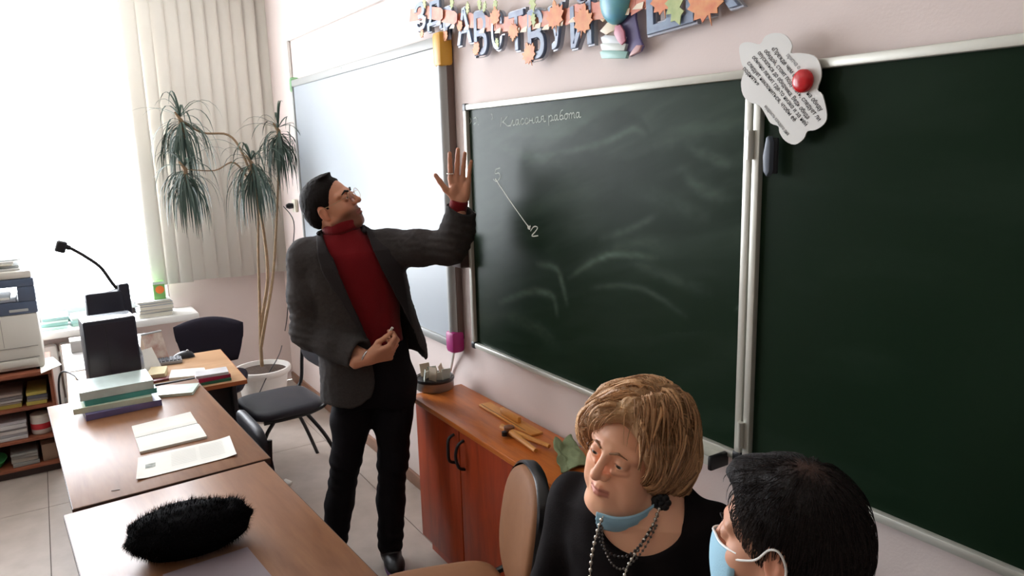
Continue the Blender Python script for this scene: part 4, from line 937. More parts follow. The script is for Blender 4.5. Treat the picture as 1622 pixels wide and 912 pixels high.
# ================================================================== potted dracaena
M_POT = mat('white_ceramic_pot', (226, 222, 216), .35)
M_BARK = mat('pale_brown_stem', (150, 122, 92), .8, var=.3, vscale=30)
M_LEAF = mat('dark_green_leaf', (72, 90, 80), .45, .4, var=.3, vscale=6)
pc_ = onZ(415, 581, .36)
pl_ = thing('potted_dracaena', 'tall dracaena with drooping leaf heads in a white pot in the corner', 'plant', (pc_.x, pc_.y, 0))
MB().lathe([(.01, 0), (.12, .001), (.125, .01), (.165, .31), (.185, .325), (.19, .345), (.185, .36), (.170, .36), (.160, .33), (.10, .32), (.01, .32)], 36).build('pot', M_POT, pl_)
gx = []; 
MB().lathe([(.165, .318), (.162, .332), (.11, .338), (.05, .342), (.01, .345)], 30).build('soil', mat('dark_soil', (74, 58, 48), .95, var=.4, vscale=60, bump=.6, bscale=90), pl_)
def pX(px, py, X=-5.05): return onX(px, py, X)
base = pX(415, 580, -5.03); 
heads = {'a': pX(286, 190, -5.20), 'b': pX(293, 268, -5.05), 'c': pX(398, 258, -5.0), 'd': pX(441, 207, -5.1)}
fork = pX(413, 545, -5.03)
stems = [[base, fork, pX(411, 470, -5.05), pX(409, 400, -5.05), pX(408, 330, -5.02), heads['c']],
         [fork+Vector((0, 0, -.02)), pX(420, 510, -5.0), pX(432, 440, -5.02), pX(438, 350, -5.05), pX(441, 270, -5.08), heads['d']],
         [fork, pX(415, 505, -5.08), pX(424, 440, -5.10), pX(418, 370, -5.12), pX(404, 300, -5.12), pX(385, 245, -5.15), pX(362, 214, -5.18), pX(320, 210, -5.2), heads['a']],
         [pX(404, 300, -5.12), pX(372, 258, -5.1), pX(340, 270, -5.08), heads['b']]]
for k, s in enumerate(stems):
    P = catmull(s, 5); n_ = len(P)
    MB().tube(P, [(.013 if k < 3 else .007)*(1-.6*i/n_) for i in range(n_)], 8).build('stem', M_BARK, pl_, world=True)
def blade(p, az, up, L_, w_, droop):
    # a grass-like leaf that rises from p and arches over under its own weight
    d = Vector((math.cos(az), math.sin(az), 0)); P = []; v = (d*math.cos(up)+Vector((0, 0, math.sin(up)))).normalized(); q = Vector(p); n = 9
    for i in range(n):
        q.y = min(q.y, 1.495); q.x = max(q.x, -5.57); P.append(q.copy()); q += v*L_/(n-1); v = (v+Vector((0, 0, -droop*(i+1)/n))).normalized()
    sd = d.cross(Vector((0, 0, 1))).normalized(); vs = []; fs = []
    for i, c in enumerate(P):
        w__ = w_*(.5+.5*min(1, i/2))*(1-(i/(n-1))**2.5)+.0004
        t_ = (P[min(i+1, n-1)]-P[max(i-1, 0)]).normalized(); nn_ = sd.cross(t_).normalized()
        vs += [c+sd*w__, c-nn_*w__*.35, c-sd*w__]
    for i in range(n-1):
        for k in (0, 1): fs.append((i*3+k, i*3+k+1, i*3+k+4, i*3+k+3))
    return vs, fs
rr_ = random.Random(11)
for nm, p in heads.items():
    cl = MB(); big = {'a': 1.05, 'b': 1.0, 'c': 1.1, 'd': .92}[nm]
    for k in range(95):
        az = rr_.uniform(0, 2*PI); hgt = rr_.random(); q = p+Vector((0, 0, -.10*hgt*big))
        v, f = blade(q, az, rr_.uniform(-.6, .4)-hgt*.6, rr_.uniform(.24, .40)*big, .0055, rr_.uniform(1.3, 2.8)); cl.add(v, f)
    stuff(cl.build('leaf_cluster', M_LEAF, pl_, world=True, ang=180))
    MB().tube([p+Vector((0, 0, -.12)), p, p+Vector((-.0, -.03, .05))], [.016, .015, .006], 8).build('crown_stem', M_BARK, pl_, world=True)
    for k in range(14):
        az = 2*PI*k/14+rr_.uniform(-.2, .2)
        v, f = blade(p+Vector((0, 0, .02)), az, rr_.uniform(.2, 1.2), rr_.uniform(.22, .38)*big, .0065, rr_.uniform(.25, 1.3))
        MB().add(v, f).build('leaf', M_LEAF, pl_, world=True, ang=180)
# ================================================================== people: distance fields turned into one continuous surface each
f32 = np.float32
class Field:
    def __init__(s): s.ops = []
    def add(s, fn, k=.01, op='u', c=None, R=None): s.ops.append((op, k, fn, c, R)); return s
    def ell(s, c, r, M=None, k=.01, op='u'):
        c = np.array(c, f32); r = np.array(r, f32); A = None if M is None else np.array(M, f32)
        def fn(P):
            q = P-c
            if A is not None: q = q @ A.T
            k0 = np.sqrt(((q/r)**2).sum(1))+1e-9; k1 = np.sqrt(((q/(r*r))**2).sum(1))+1e-9
            return k0*(k0-1)/k1
        return s.add(fn, k, op, c, float(r.max()))
    def cap(s, a, b, ra, rb=None, k=.01, op='u'):
        a = np.array(a, f32); b = np.array(b, f32); rb = ra if rb is None else rb; ba = b-a; n = float(ba @ ba)+1e-12
        def fn(P):
            h = np.clip(((P-a) @ ba)/n, 0, 1); q = P-a-h[:, None]*ba
            return np.sqrt((q*q).sum(1))-(ra+(rb-ra)*h)
        return s.add(fn, k, op, (a+b)/2, math.sqrt(n)/2+max(ra, rb))
    def chain(s, pts, rs, k=.01):
        for i in range(len(pts)-1): s.cap(pts[i], pts[i+1], rs[i], rs[i+1], k)
        return s
    def __call__(s, P, cc=None, hd=0):
        d = np.full(len(P), 1.0, f32)
        for op, k, fn, c, R in s.ops:
            if cc is not None and R is not None and np.linalg.norm(cc-c)-R-hd > .04+k: continue
            v = fn(P)
            if op == 'u': h = np.maximum(k-np.abs(d-v), 0); d = np.minimum(d, v)-h*h/(4*k)
            elif op == 's': v = -v; h = np.maximum(k-np.abs(d-v), 0); d = np.maximum(d, v)+h*h/(4*k)
            else: h = np.maximum(k-np.abs(d-v), 0); d = np.maximum(d, v)+h*h/(4*k)
        return d
def surface(field, lo, hi, res):
    lo = np.array(lo, f32); n = np.ceil((np.array(hi)-lo)/res).astype(int)+1; B = 16
    G = np.ones(n, f32)
    bl = [(i, j, k) for i in range(0, n[0], B) for j in range(0, n[1], B) for k in range(0, n[2], B)]
    bc = np.array([lo+(np.array(b)+B/2)*res for b in bl], f32); dc = field(bc); hd = B*res*.8661
    for b, c, d in zip(bl, bc, dc):
        e = np.minimum(np.array(b)+B, n); sl = tuple(slice(p, q) for p, q in zip(b, e))
        if abs(d) > hd*1.25+.012: G[sl] = d; continue
        ax = [lo[a]+np.arange(b[a], e[a], dtype=f32)*res for a in range(3)]
        X = np.stack(np.meshgrid(*ax, indexing='ij'), -1); G[sl] = field(X.reshape(-1, 3), c, hd).reshape(X.shape[:3])
    S = G < 0
    C = np.zeros(n-1, np.uint8)
    for a in (0, 1):
        for b in (0, 1):
            for c in (0, 1): C += S[a:n[0]-1+a, b:n[1]-1+b, c:n[2]-1+c]
    I = np.argwhere((C > 0) & (C < 8)); idx = np.full(n-1, -1, np.int32); idx[tuple(I.T)] = np.arange(len(I))
    acc = np.zeros((len(I), 3), f32); cnt = np.zeros(len(I), f32)
    cor = [(a, b, c) for a in (0, 1) for b in (0, 1) for c in (0, 1)]
    val = {q: G[I[:, 0]+q[0], I[:, 1]+q[1], I[:, 2]+q[2]] for q in cor}
    for p in cor:
        for a in range(3):
            if p[a] == 0:
                q = list(p); q[a] = 1; q = tuple(q); v0, v1 = val[p], val[q]; m = (v0 < 0) != (v1 < 0)
                t = np.where(m, v0/(v0-v1+1e-12), 0); pos = np.array(p, f32)[None]+np.zeros((len(I), 3), f32); pos[:, a] = t
                acc += pos*m[:, None]; cnt += m
    V = lo+(I+acc/np.maximum(cnt, 1)[:, None])*res
    F = []
    for a in range(3):
        b, c = (a+1) % 3, (a+2) % 3
        sl0 = [slice(None)]*3; sl1 = [slice(None)]*3; sl0[a] = slice(0, n[a]-1); sl1[a] = slice(1, n[a])
        s0, s1 = S[tuple(sl0)], S[tuple(sl1)]; E = np.argwhere(s0 != s1)
        E = E[(E[:, b] > 0) & (E[:, c] > 0) & (E[:, b] < n[b]-1) & (E[:, c] < n[c]-1)]
        if not len(E): continue
        ins = s0[tuple(E.T)]
        def cell(db, dc): q = E.copy(); q[:, b] += db; q[:, c] += dc; return idx[tuple(q.T)]
        Q = np.stack([cell(-1, -1), cell(0, -1), cell(0, 0), cell(-1, 0)], 1)
        Q[~ins] = Q[~ins][:, ::-1]; F.append(Q)
    return V, np.concatenate(F) if F else np.zeros((0, 4), int)
def flesh(name, field, boxes, m, parent, color=None, disp=None, smooth_it=0):
    Vs = []; Fs = []; o = 0
    for lo, hi, res in boxes:
        V, F = surface(field, lo, hi, res); Vs.append(V); Fs.append(F+o); o += len(V)
    V = np.concatenate(Vs); F = np.concatenate(Fs)
    if smooth_it:
        E = np.concatenate([F[:, [0, 1]], F[:, [1, 2]], F[:, [2, 3]], F[:, [3, 0]]])
        for _ in range(smooth_it):
            A = np.zeros_like(V); c = np.zeros(len(V), f32)
            np.add.at(A, E[:, 0], V[E[:, 1]]); np.add.at(c, E[:, 0], 1); V = V*.5+.5*A/np.maximum(c, 1)[:, None]
    if disp is not None: V = disp(V)
    me = bpy.data.meshes.new(name)
    me.vertices.add(len(V)); me.vertices.foreach_set('co', V.astype(f32).ravel())
    me.loops.add(len(F)*4); me.loops.foreach_set('vertex_index', F.astype(np.int32).ravel())
    me.polygons.add(len(F)); me.polygons.foreach_set('loop_start', np.arange(0, len(F)*4, 4, dtype=np.int32)); me.polygons.foreach_set('loop_total', np.full(len(F), 4, np.int32))
    me.polygons.foreach_set('use_smooth', np.ones(len(F), bool))
    me.update(calc_edges=True); me.validate()
    if color is not None:
        ca = me.color_attributes.new('Col', 'FLOAT_COLOR', 'POINT'); A = np.ones((len(V), 4), f32); A[:, :3] = color(V); ca.data.foreach_set('color', A.ravel())
    return link(name, me, m, parent)
def loft(zs, cx, cy, rx, ry, n=2.3, M=None, grow=0.0):
    zs = np.array(zs, f32)
    def fn(P):
        if M is not None: P = (P-M[0]) @ M[1].T
        z = P[:, 2]; a = np.interp(z, zs, rx)+grow; b = np.interp(z, zs, ry)+grow
        q = (np.abs((P[:, 0]-np.interp(z, zs, cx))/a)**n+np.abs((P[:, 1]-np.interp(z, zs, cy))/b)**n)**(1/n)
        return np.maximum(np.maximum((q-1)*np.minimum(a, b), z-zs[-1]), zs[0]-z).astype(f32)
    return fn
def mix(a, b, t): return a*(1-t[:, None])+np.array(b)[None]*t[:, None]
def sstep(a, b, x): t = np.clip((x-a)/(b-a), 0, 1); return t*t*(3-2*t)
def head_axes(yaw, pitch, roll):
    F = np.array([math.sin(yaw), -math.cos(yaw), 0]); L = np.array([math.cos(yaw), math.sin(yaw), 0]); U = np.array([0, 0, 1.])
    F, U = F*math.cos(pitch)+U*math.sin(pitch), U*math.cos(pitch)-F*math.sin(pitch)
    L, U = L*math.cos(roll)+U*math.sin(roll), U*math.cos(roll)-L*math.sin(roll)
    return np.array([F, L, U])
class Head:
    def __init__(s, c, yaw, pitch, roll, sc): s.c = np.array(c); s.R = head_axes(math.radians(yaw), math.radians(pitch), math.radians(roll)); s.s = sc
    def w(s, p): return s.c+s.s*(np.array(p, float) @ s.R)          # head-local (forward, left, up) -> person
    def l(s, P): return ((P-s.c) @ s.R.T)/s.s                        # person -> head-local
    def M4(s): m = Matrix(((*s.R[:, 0]*s.s, 0), (*s.R[:, 1]*s.s, 0), (*s.R[:, 2]*s.s, 0), (0, 0, 0, 1))); m = Matrix([[s.R[j][i]*s.s for j in range(3)]+[s.c[i]] for i in range(3)]+[[0, 0, 0, 1]]); return m
def head_field(H, f, old=False, jaw=1.0, nose=1.0):
    s = H.s
    def e(c, r, k, op='u'): f.ell(H.w(c), np.array(r)*s, H.R, k*s, op)
    def cp(a, b, ra, rb, k, op='u'): f.cap(H.w(a), H.w(b), ra*s, rb*s, k*s, op)
    e((-.010, 0, .030), (.097, .076, .088), .01)
    e((.024, 0, -.030), (.064, .061, .086), .03)
    for g in (-1, 1):
        cp((-.005, g*.054*jaw, -.052), (.056, g*.020, -.100), .019, .017, .022)
        e((.052, g*.040, -.030), (.029, .027, .026), .022)
        if old: e((.045, g*.046, -.068), (.030, .022, .028), .025)
    cp((.068, -.008, -.100), (.068, .008, -.100), .019, .019, .02)
    if old: e((.030, 0, -.112), (.04, .042, .022), .02)
    for g in (-1, 1): cp((.087, g*.010, .024), (.068, g*.050, .022), .0105, .010, .013)
    for g in (-1, 1): e((.101, g*.031, .001), (.019, .019, .013), .014, 's')
    cp((.089, 0, .018), (.1135*nose, 0, -.026), .0068, .0100, .010)
    e((.112*nose, 0, -.029), (.0105, .0105, .0095), .006)
    for g in (-1, 1):
        e((.100, g*.0135, -.031), (.0105, .0075, .008), .006)
        e((.104, g*.0062, -.0405), (.006, .0036, .0035), .002, 's')
    e((.074, 0, -.066), (.021, .031, .028), .016)
    for g in (-1, 1):
        cp((.0955, g*.004, -.0610), (.0835, g*.0225, -.0665), .0055, .0030, .004)
        cp((.0945, g*.004, -.0735), (.0835, g*.0215, -.0680), .0062, .0032, .004)
        cp((.102, 0, -.0675), (.089, g*.0225, -.0672), .0016, .0014, .003, 's')
    for g in (-1, 1):
        e((.0795, g*.031, .003), (.0150, .0165, .0150), .004)
        e((.0955, g*.0315, .0012 if not old else .0002), (.0105, .0122, .0040), .0025, 's')
        if old: cp((.0905, g*.022, -.0165), (.080, g*.046, -.0115), .0050, .0040, .006)
    for g in (-1, 1):
        e((-.012, g*.0765, -.008), (.018, .0075, .031), .005)
        e((-.008, g*.0850, -.004), (.0095, .0055, .018), .004, 's')
        e((-.004, g*.0765, -.034), (.008, .006, .009), .004)
def face_color(H, skin, lips, stubble=0, rosy=.25, dark=None):
    skin = np.array(lin(skin)); lp = lin(lips)
    def fn(V):
        q = H.l(V); Fq, Lq, Uq = q.T; Lq = np.abs(Lq)
        C = np.repeat(skin[None], len(V), 0)
        C = mix(C, skin*np.array([1.0, .78, .74]), rosy*np.exp(-((Lq-.042)/.022)**2-((Uq+.03)/.022)**2)*(Fq > .03))
        C = mix(C, skin*np.array([1.0, .76, .72]), rosy*1.2*np.exp(-((Uq+.030)/.014)**2-(Lq/.016)**2)*(Fq > .095))
        C = mix(C, skin*np.array([1.0, .72, .66]), .5*(Lq > .073)*(np.abs(Uq+.008) < .04)*(np.abs(Fq+.01) < .03))
        if stubble:
            m = sstep(-.036, -.060, Uq-.25*(Fq-.05)*(Fq < .05))*(Fq > -.01)*np.where(Uq < -.125, 0, 1)
            m = np.maximum(m, np.exp(-((Uq+.050)/.008)**2-(Lq/.026)**2)*(Fq > .08))
            C = mix(C, skin*np.array([.33, .30, .30]), stubble*np.clip(m, 0, 1))
        lipm = np.exp(-(np.maximum(np.abs(Uq+.0675)-.0065+.0002*Lq/.02, 0)/.0018)**2)*sstep(.026, .021, Lq)*(Fq > .075)
        C = mix(C, lp, .8*lipm)
        lid = np.exp(-((Lq-.031)/.017)**2-((Uq-.006)/.008)**2)*(Fq > .075)
        C = mix(C, skin*np.array([.72, .62, .60]), .45*lid)
        far = (np.abs(Fq) > .14)|(Lq > .11)|(np.abs(Uq) > .15); C[far] = skin
        return C
    return fn
M_SKIN = mat('skin', (210, 160, 130), .5, .4, attr='Col', sss=.12)
M_EYE = mat('eyeball', (230, 226, 220), .12, .5, attr='Col')
def eyes(H, parent, gaze=(1, 0, 0), iris=(70, 50, 36), r=.0126):
    g = Vector(gaze).normalized()
    for sd, nm in ((-1, 'right'), (1, 'left')):
        c = H.w((.0800, sd*.031, .0025)); m = MB().ell((0, 0, 0), (r*H.s,)*3, None, 24, 16)
        gd = np.array(g) @ H.R; V = np.array(m.v)/(r*H.s); dt = V @ gd
        C = np.repeat(np.array(lin((222, 214, 208)))[None], len(V), 0); C = mix(C, lin(iris), (dt > .86)*1.0); C = mix(C, lin((10, 8, 8)), (dt > .965)*1.0)
        m.v = [tuple(np.array(v)+c) for v in m.v]; m.build('eye', M_EYE, parent, cols=C, ang=180)
def brows(H, parent, c, th=.0042, drop=.002):
    for g in (-1, 1):
        f = Field()
        P = [H.w((.0985, g*.012, .021)), H.w((.0945, g*.028, .0275)), H.w((.0830, g*.046, .0225-drop))]
        f.chain(P, [th*H.s, th*H.s*.9, th*.45*H.s], .003)
        b = H.w((.085, g*.03, .022)); flesh('eyebrow', f, [(b-.045, b+.045, .0022)], mat('brow_%d' % c[0], c, .8), parent)
def hand(f, w, D, S, N, sc=1.0, bend=(.15, .12, .12, .15), spread=(.10, .02, -.05, -.13), thumb=((.75, .75, .1), (.55, .95, .15)), tb=.2, rw=.028):
    # wrist point, finger direction, thumb side, palm normal (the way the palm faces)
    w = np.array(w, float); D, S, N = (np.array(v, float)/np.linalg.norm(v) for v in (D, S, N)); q = lambda d, s_, n: w+sc*(d*D+s_*S+n*N)
    tips = []
    kn = [(.093, .031), (.098, .0095), (.093, -.0125), (.084, -.033)]
    f.cap(q(-.05, 0, 0), q(.012, 0, 0), rw*sc*.95, rw*sc*.92, .012)
    for (d, s_) in kn: f.cap(q(.012, s_*.45, 0), q(d-.006, s_, -.002), .0150*sc, .0108*sc, .012)
    f.ell(q(.035, .022, .010), (.028*sc, .016*sc, .014*sc), np.array([D, S, N]), .012); f.ell(q(.040, -.026, .008), (.032*sc, .012*sc, .012*sc), np.array([D, S, N]), .012)
    ln = [(.043, .026, .022), (.047, .030, .023), (.043, .028, .022), (.034, .021, .020)]
    for j in range(4):
        p = q(kn[j][0]-.008, kn[j][1], -.001); a = 0; rad = (.0092, .0095, .0090, .0080)[j]
        sp = spread[j]
        for i in range(3):
            a += bend[j]*(1.0, 1.15, .8)[i]
            d_ = (D*math.cos(sp)+S*math.sin(sp))*math.cos(a)+N*math.sin(a); p2 = p+sc*ln[j][i]*d_
            f.cap(p, p2, rad*sc*(1-.07*i), rad*sc*(.93-.09*i), .003); p = p2
        tips.append(p)
    p = q(.022, .022, .008); rs = (.0125, .0105, .0090)
    a1, a2 = thumb
    for i, (v, l_) in enumerate(((a1, .040), (a2, .034), ((a2[0], a2[1], a2[2]+tb), .026))):
        d_ = v[0]*D+v[1]*S+v[2]*N; d_ /= np.linalg.norm(d_); p2 = p+sc*l_*d_; f.cap(p, p2, rs[i]*sc, rs[i]*sc*.88, .006); p = p2
    tips.append(p); return tips
def person(label, base, name='person'):
    b = Vector((base[0], base[1], 0)); th = -b.normalized(); x = Vector((-th.y, th.x, 0))
    t = thing(name, label, 'person', b, math.atan2(x.y, x.x)); I = t.matrix_basis.inverted()
    def px(u, v, tt=0.0):
        d = ray(u, v); P0 = b+th*tt; s = (P0-EYE).dot(th)/d.dot(th); return np.array((I @ (EYE+d*s))[:])
    return t, px
def wrinkle(amp, freq, seed, amp2=0, f2=18, fn=None):
    def disp(V):
        out = V.copy(); c = V.mean(0)
        for i, v in enumerate(V):
            a = noise.noise_vector(Vector((v[0]*freq+seed, v[1]*freq, v[2]*freq*.7)))
            out[i] += amp*np.array(a[:])
            if amp2: out[i] += amp2*np.array(noise.noise_vector(Vector((v[0]*f2, v[1]*f2+seed, v[2]*f2*1.6)))[:])
        return out
    return disp
# ------------------------------------------------------------------ the man at the board
man, mp = person('man in dark blazer and red turtleneck standing with raised hand at the boards', (-2.831, .988))
KM = .95
def km(x, y, z): return np.array((x*KM, y*KM, 1.8-KM*(1.8-z)))
def kz(l): return [1.8-KM*(1.8-v) for v in l]
def kx(l): return [v*KM for v in l]
HM = Head(km(-.028, .0204, 1.571), 64.4, 25.4, 10, 1.0)
cyM = .03
zT = kz([.70, .80, .90, 1.0, 1.1, 1.2, 1.3, 1.38, 1.43, 1.475])
cxT = kx([.095, .095, .092, .085, .075, .06, .045, .032, .024, .016])
rxT = kx([.165, .165, .155, .15, .155, .17, .185, .175, .13, .068])
ryT = [.115, .115, .11, .108, .112, .12, .125, .115, .092, .068]
cyT = [cyM]*10
torso = loft(zT, cxT, cyT, rxT, ryT)
# joints
shR, elR, wrR = km(-.145, .03, 1.355), km(-.155, .03, 1.04), km(.075, -.175, .955)
shL, elL = km(.195, .03, 1.375), mp(714, 389, .15)
wrL = mp(727, 321, .20)
hipR, knR, anR = km(.02, .03, .80), km(-.045, .02, .44), np.array((-.128, .07, .088))
hipL, knL, anL = km(.185, .02, .80), km(.155, .0, .41), np.array((.118, .03, .085))
# body: one skin from head to toe
B = Field(); head_field(HM, B, jaw=1.06)
B.cap(HM.w((-.03, 0, -.045)), km(.012, .035, 1.44), .054, .060, .03)
B.add(loft(zT, cxT, cyT, [v-.025 for v in rxT], [v-.025 for v in ryT]), .02)
for a, b, r0, r1 in ((shR, elR, .045, .036), (elR, wrR, .036, .026), (shL, elL, .045, .036), (elL, wrL, .036, .026), (hipR, knR, .07, .045), (knR, anR, .045, .026), (hipL, knL, .07, .045), (knL, anL, .045, .026), (anR, anR+(0, -.07, -.06), .026, .018), (anL, anL+(0.01, -.07, -.06), .026, .018)): B.cap(a, b, r0, r1, .02)
hand(B, wrL, (.06, .02, 1), (-1, .12, .05), (.10, -1, -.05), 1.06, bend=(.05, .06, .07, .10), spread=(.07, -.005, -.035, -.075), thumb=((.75, .85, .15), (.80, .60, .05)), tb=.0, rw=.027)
DR, SR = np.array((.93, -.10, .24)), np.array((-.22, -.55, .80)); NR = np.cross(DR, SR); NR = NR if NR[1] > 0 else -NR
rt = hand(B, wrR, DR, SR, NR, 1.05, bend=(.78, .85, .92, 1.0), spread=(.04, .01, -.03, -.06), thumb=((.80, .45, .45), (.97, .06, .38)), tb=.25, rw=.027)
lo_, hi_ = HM.c-.165, HM.c+.165
flesh('body', B, [((lo_[0], lo_[1], 1.46), hi_, .0026), (wrL-(.095, .06, .045), wrL+(.09, .07, .235), .0026), (wrR-(.06, .11, .075), wrR+(.20, .12, .10), .0026), ((-.30, -.30, .0), (.56, .24, 1.475), .013)],
      M_SKIN, man, face_color(HM, (208, 148, 118), (158, 92, 82), stubble=.95))
eyes(HM, man, (1, .08, .12)); brows(HM, man, (34, 24, 20), .0046)
# hair: short at the sides, brushed up in front
def hair_cut(H, hl_u, hl_f, np_f, np_u):
    def fn(P):
        q = H.l(P); g = q[:, 0]-np.interp(q[:, 2], hl_u, hl_f); n = np.interp(q[:, 0], np_f, np_u)-q[:, 2]
        return (np.maximum(g, n)*H.s).astype(f32)
    return fn
HL = ([-.09, -.045, -.03, .0, .025, .05, .075, .095, .125], [-.03, .008, .016, .026, .034, .046, .066, .085, .12]); NP = ([-.13, -.08, -.045, -.03, .0, .03], [-.062, -.060, -.045, -.028, -.045, -.045])
h = Field(); h.ell(HM.w((-.013, 0, .034)), np.array((.102, .081, .093))*HM.s, HM.R, .01)
h.ell(HM.w((.034, .0, .115)), np.array((.032, .042, .008))*HM.s, HM.R, .02); pass
h.ell(HM.w((-.07, 0, -.01)), np.array((.042, .068, .055))*HM.s, HM.R, .03)
h.add(hair_cut(HM, *HL, *NP), .004, 'i')
for g in (-1, 1): h.ell(HM.w((-.012, g*.083, -.010)), np.array((.022, .022, .034))*HM.s, HM.R, .006, 's')
M_HAIRD = mat('dark_brown_hair', (24, 18, 16), .7, .12, bump=.4, bscale=420)
flesh('hair', h, [(HM.c-.17, HM.c+.17, .0034)], M_HAIRD, man, disp=wrinkle(.0016, 90, 3, .0009, 190))
# glasses: two thin wire rims, bridge and temple arms
gl = MB(); 
def hv(p): return Vector(HM.w(p))
for g in (-1, 1):
    gl.tube([hv((.1085+.002*math.cos(2*PI*k/28)*0-.006*(1-math.cos(q_))*0, g*.0345+.0225*math.cos(2*PI*k/28), -.003+.0205*math.sin(2*PI*k/28))) for k in range(29) for q_ in (0,)], .0010, 6, caps=False)
    gl.tube(catmull([hv((.1085, g*.057, .004)), hv((.085, g*.074, .006)), hv((.03, g*.081, .006)), hv((-.012, g*.085, .010)), hv((-.026, g*.083, -.008))], 5), .0011, 6)
    gl.tube([hv((.1085, g*.013, -.006)), hv((.100, g*.010, -.010))], .0009, 5)
gl.tube(catmull([hv((.1085, -.012, .003)), hv((.112, 0, .006)), hv((.1085, .012, .003))], 5), .0011, 6)
gf = gl.build('glasses', mat('gold_wire', (170, 140, 104), .3, metal=.8), man)
for g in (-1, 1):
    n_ = 24; MB().add([hv((.1085, g*.0345, -.003))]+[hv((.1085, g*.0345+.0218*math.cos(2*PI*k/n_), -.003+.0198*math.sin(2*PI*k/n_))) for k in range(n_)], [(0, k+1, (k+1) % n_+1) for k in range(n_)]).build('lens', M_GLASS, gf, smooth=False)
# sweater with a folded turtleneck
M_RED = mat('red_knit', (124, 16, 24), .85, .15, bump=.25, bscale=240, sheen=.2, var=.12, vscale=14)
S_ = Field().add(loft(zT, cxT, cyT, rxT, ryT), .01)
S_.cap(km(.004, .035, 1.455), km(.012, .030, 1.502), .068, .066, .015); S_.cap(shL, shL+(.05, 0, 0), .07, .06, .03); S_.cap(shR, shR-(0, 0, .05), .07, .06, .03)
flesh('sweater', S_, [((-.26, -.15, .85), (.32, .20, 1.57), .006)], M_RED, man, disp=wrinkle(.004, 22, 8))
cl_ = Field()
for k in range(24):
    a, b = 2*PI*k/24, 2*PI*(k+1)/24
    def cr(q, z): return km(.012+.067*math.cos(q), .028+.067*math.sin(q), z+.018*math.cos(q))
    cl_.cap(cr(a, 1.498), cr(b, 1.498), .016, .016, .01); cl_.cap(cr(a, 1.478), cr(b, 1.478), .015, .015, .01)
flesh('turtleneck', cl_, [((-.10, -.08, 1.43), (.13, .14, 1.58), .0045)], M_RED, man)
cfL = elL*.16+wrL*.84
nW = (wrL-elL)/np.linalg.norm(wrL-elL); cu = Field(); cu.cap(elL*.35+wrL*.65, wrL+nW*.05, .036, .0345, .01); cu.add(lambda P: (P-np.array(wrL+nW*.012, f32)) @ np.array(nW, f32), .004, 'i')
flesh('sweater_cuff', cu, [(wrL-.15, wrL+.06, .004)], M_RED, man)
# trousers
M_TRO = mat('black_trousers', (20, 17, 21), .85, .15, bump=.1, bscale=200)
T_ = Field().add(loft(kz([.70, .78, .86, .98]), kx([.10, .10, .095, .09]), [cyM]*4, kx([.165, .178, .172, .158]), [.115, .125, .12, .115]), .01)
for hp_, kn_, an_ in ((hipR, knR, anR), (hipL, knL, anL)):
    T_.chain([hp_+(0, 0, -.02), (hp_+kn_)/2, kn_, (kn_+an_)/2+(0, .012, 0), an_], [.096, .079, .063, .058, .056], .03)
T_.add(lambda P: .04-P[:, 2], .004, 'i')
def tro_d(V):
    V = wrinkle(.006, 14, 2)(V); k = np.exp(-((V[:, 2]-.45)/.12)**2)+np.exp(-((V[:, 2]-.12)/.1)**2); 
    V[:, :2] += (.0022*np.sin(V[:, 2]*110+V[:, 0]*40)*k)[:, None]*np.sign(V[:, :2]-np.array([.05, .03])); return V
flesh('trousers', T_, [((-.27, -.14, .03), (.33, .20, 1.05), .0065)], M_TRO, man, disp=tro_d)
# shoes: black uppers on purple soles
def shoe(an, dx):
    a = np.array((an[0], an[1], 0)); d = np.array((dx, -1, 0)); d /= np.linalg.norm(d); s = np.array((-d[1], d[0], 0))
    M = np.array([d, s, (0, 0, 1)])
    u = Field(); u.ell(a+d*-.01+(0, 0, .05), (.058, .040, .052), M, .02); u.ell(a+d*.075+(0, 0, .036), (.085, .044, .036), M, .03); u.cap(a+(0, 0, .05), a+d*.0+(0, 0, .12), .042, .040, .02)
    u.add(lambda P: .018-P[:, 2], .003, 'i')
    o = flesh('shoe', u, [(a-(.22, .22, .01), a+(.22, .22, .16), .0055)], mat('black_shoe', (22, 20, 24), .5), man)
    pl2 = []
    for k in range(28):
        q = 2*PI*k/28; cc = math.cos(q); pl2.append((.055+.125*cc, (.040+.006*cc)*math.sin(q)))
    M4 = Matrix(((d[0], s[0], 0, a[0]), (d[1], s[1], 0, a[1]), (0, 0, 1, .001), (0, 0, 0, 1)))
    MB().prism(pl2, .022, M4, bev=.004).build('sole', mat('purple_sole', (84, 40, 98), .5), o)
    for k in range(4): p0 = a+d*(.045+k*.018)+np.array((0, 0, .083-.011*k)); MB().tube([p0-s*.02, p0+np.array((0, 0, .004)), p0+s*.02], .0025, 6).build('lace', M_BLACK, o)
shoe(anL, .12); shoe(anR, -.1)
# blazer
M_BLZ = mat('charcoal_wool', (63, 59, 58), .9, .15, var=.2, vscale=120, bump=.15, bscale=380)
xr = [mp(*q, .13) for q in ((508, 372), (528, 415), (546, 455), (566, 500), (582, 540), (591, 575), (594, 600), (588, 628), (568, 646))]
xl = [mp(*q, .13) for q in ((577, 358), (592, 400), (612, 440), (638, 490), (655, 525), (668, 555), (684, 576))]
def edge(pts): z = np.array([p[2] for p in pts]); x = np.array([p[0] for p in pts]); o = np.argsort(z); return z[o], x[o]
zr, xr_ = edge(xr); zl, xl_ = edge(xl)
zJ = kz([.66, .75, .85, .95, 1.05, 1.15, 1.25, 1.33, 1.39, 1.44, 1.485])
aJ = kx([-.135, -.135, -.132, -.128, -.13, -.145, -.165, -.175, -.16, -.105, -.06])      # left edge in view
bJ = kx([.345, .345, .345, .335, .31, .285, .27, .265, .235, .15, .10])                  # right edge in view
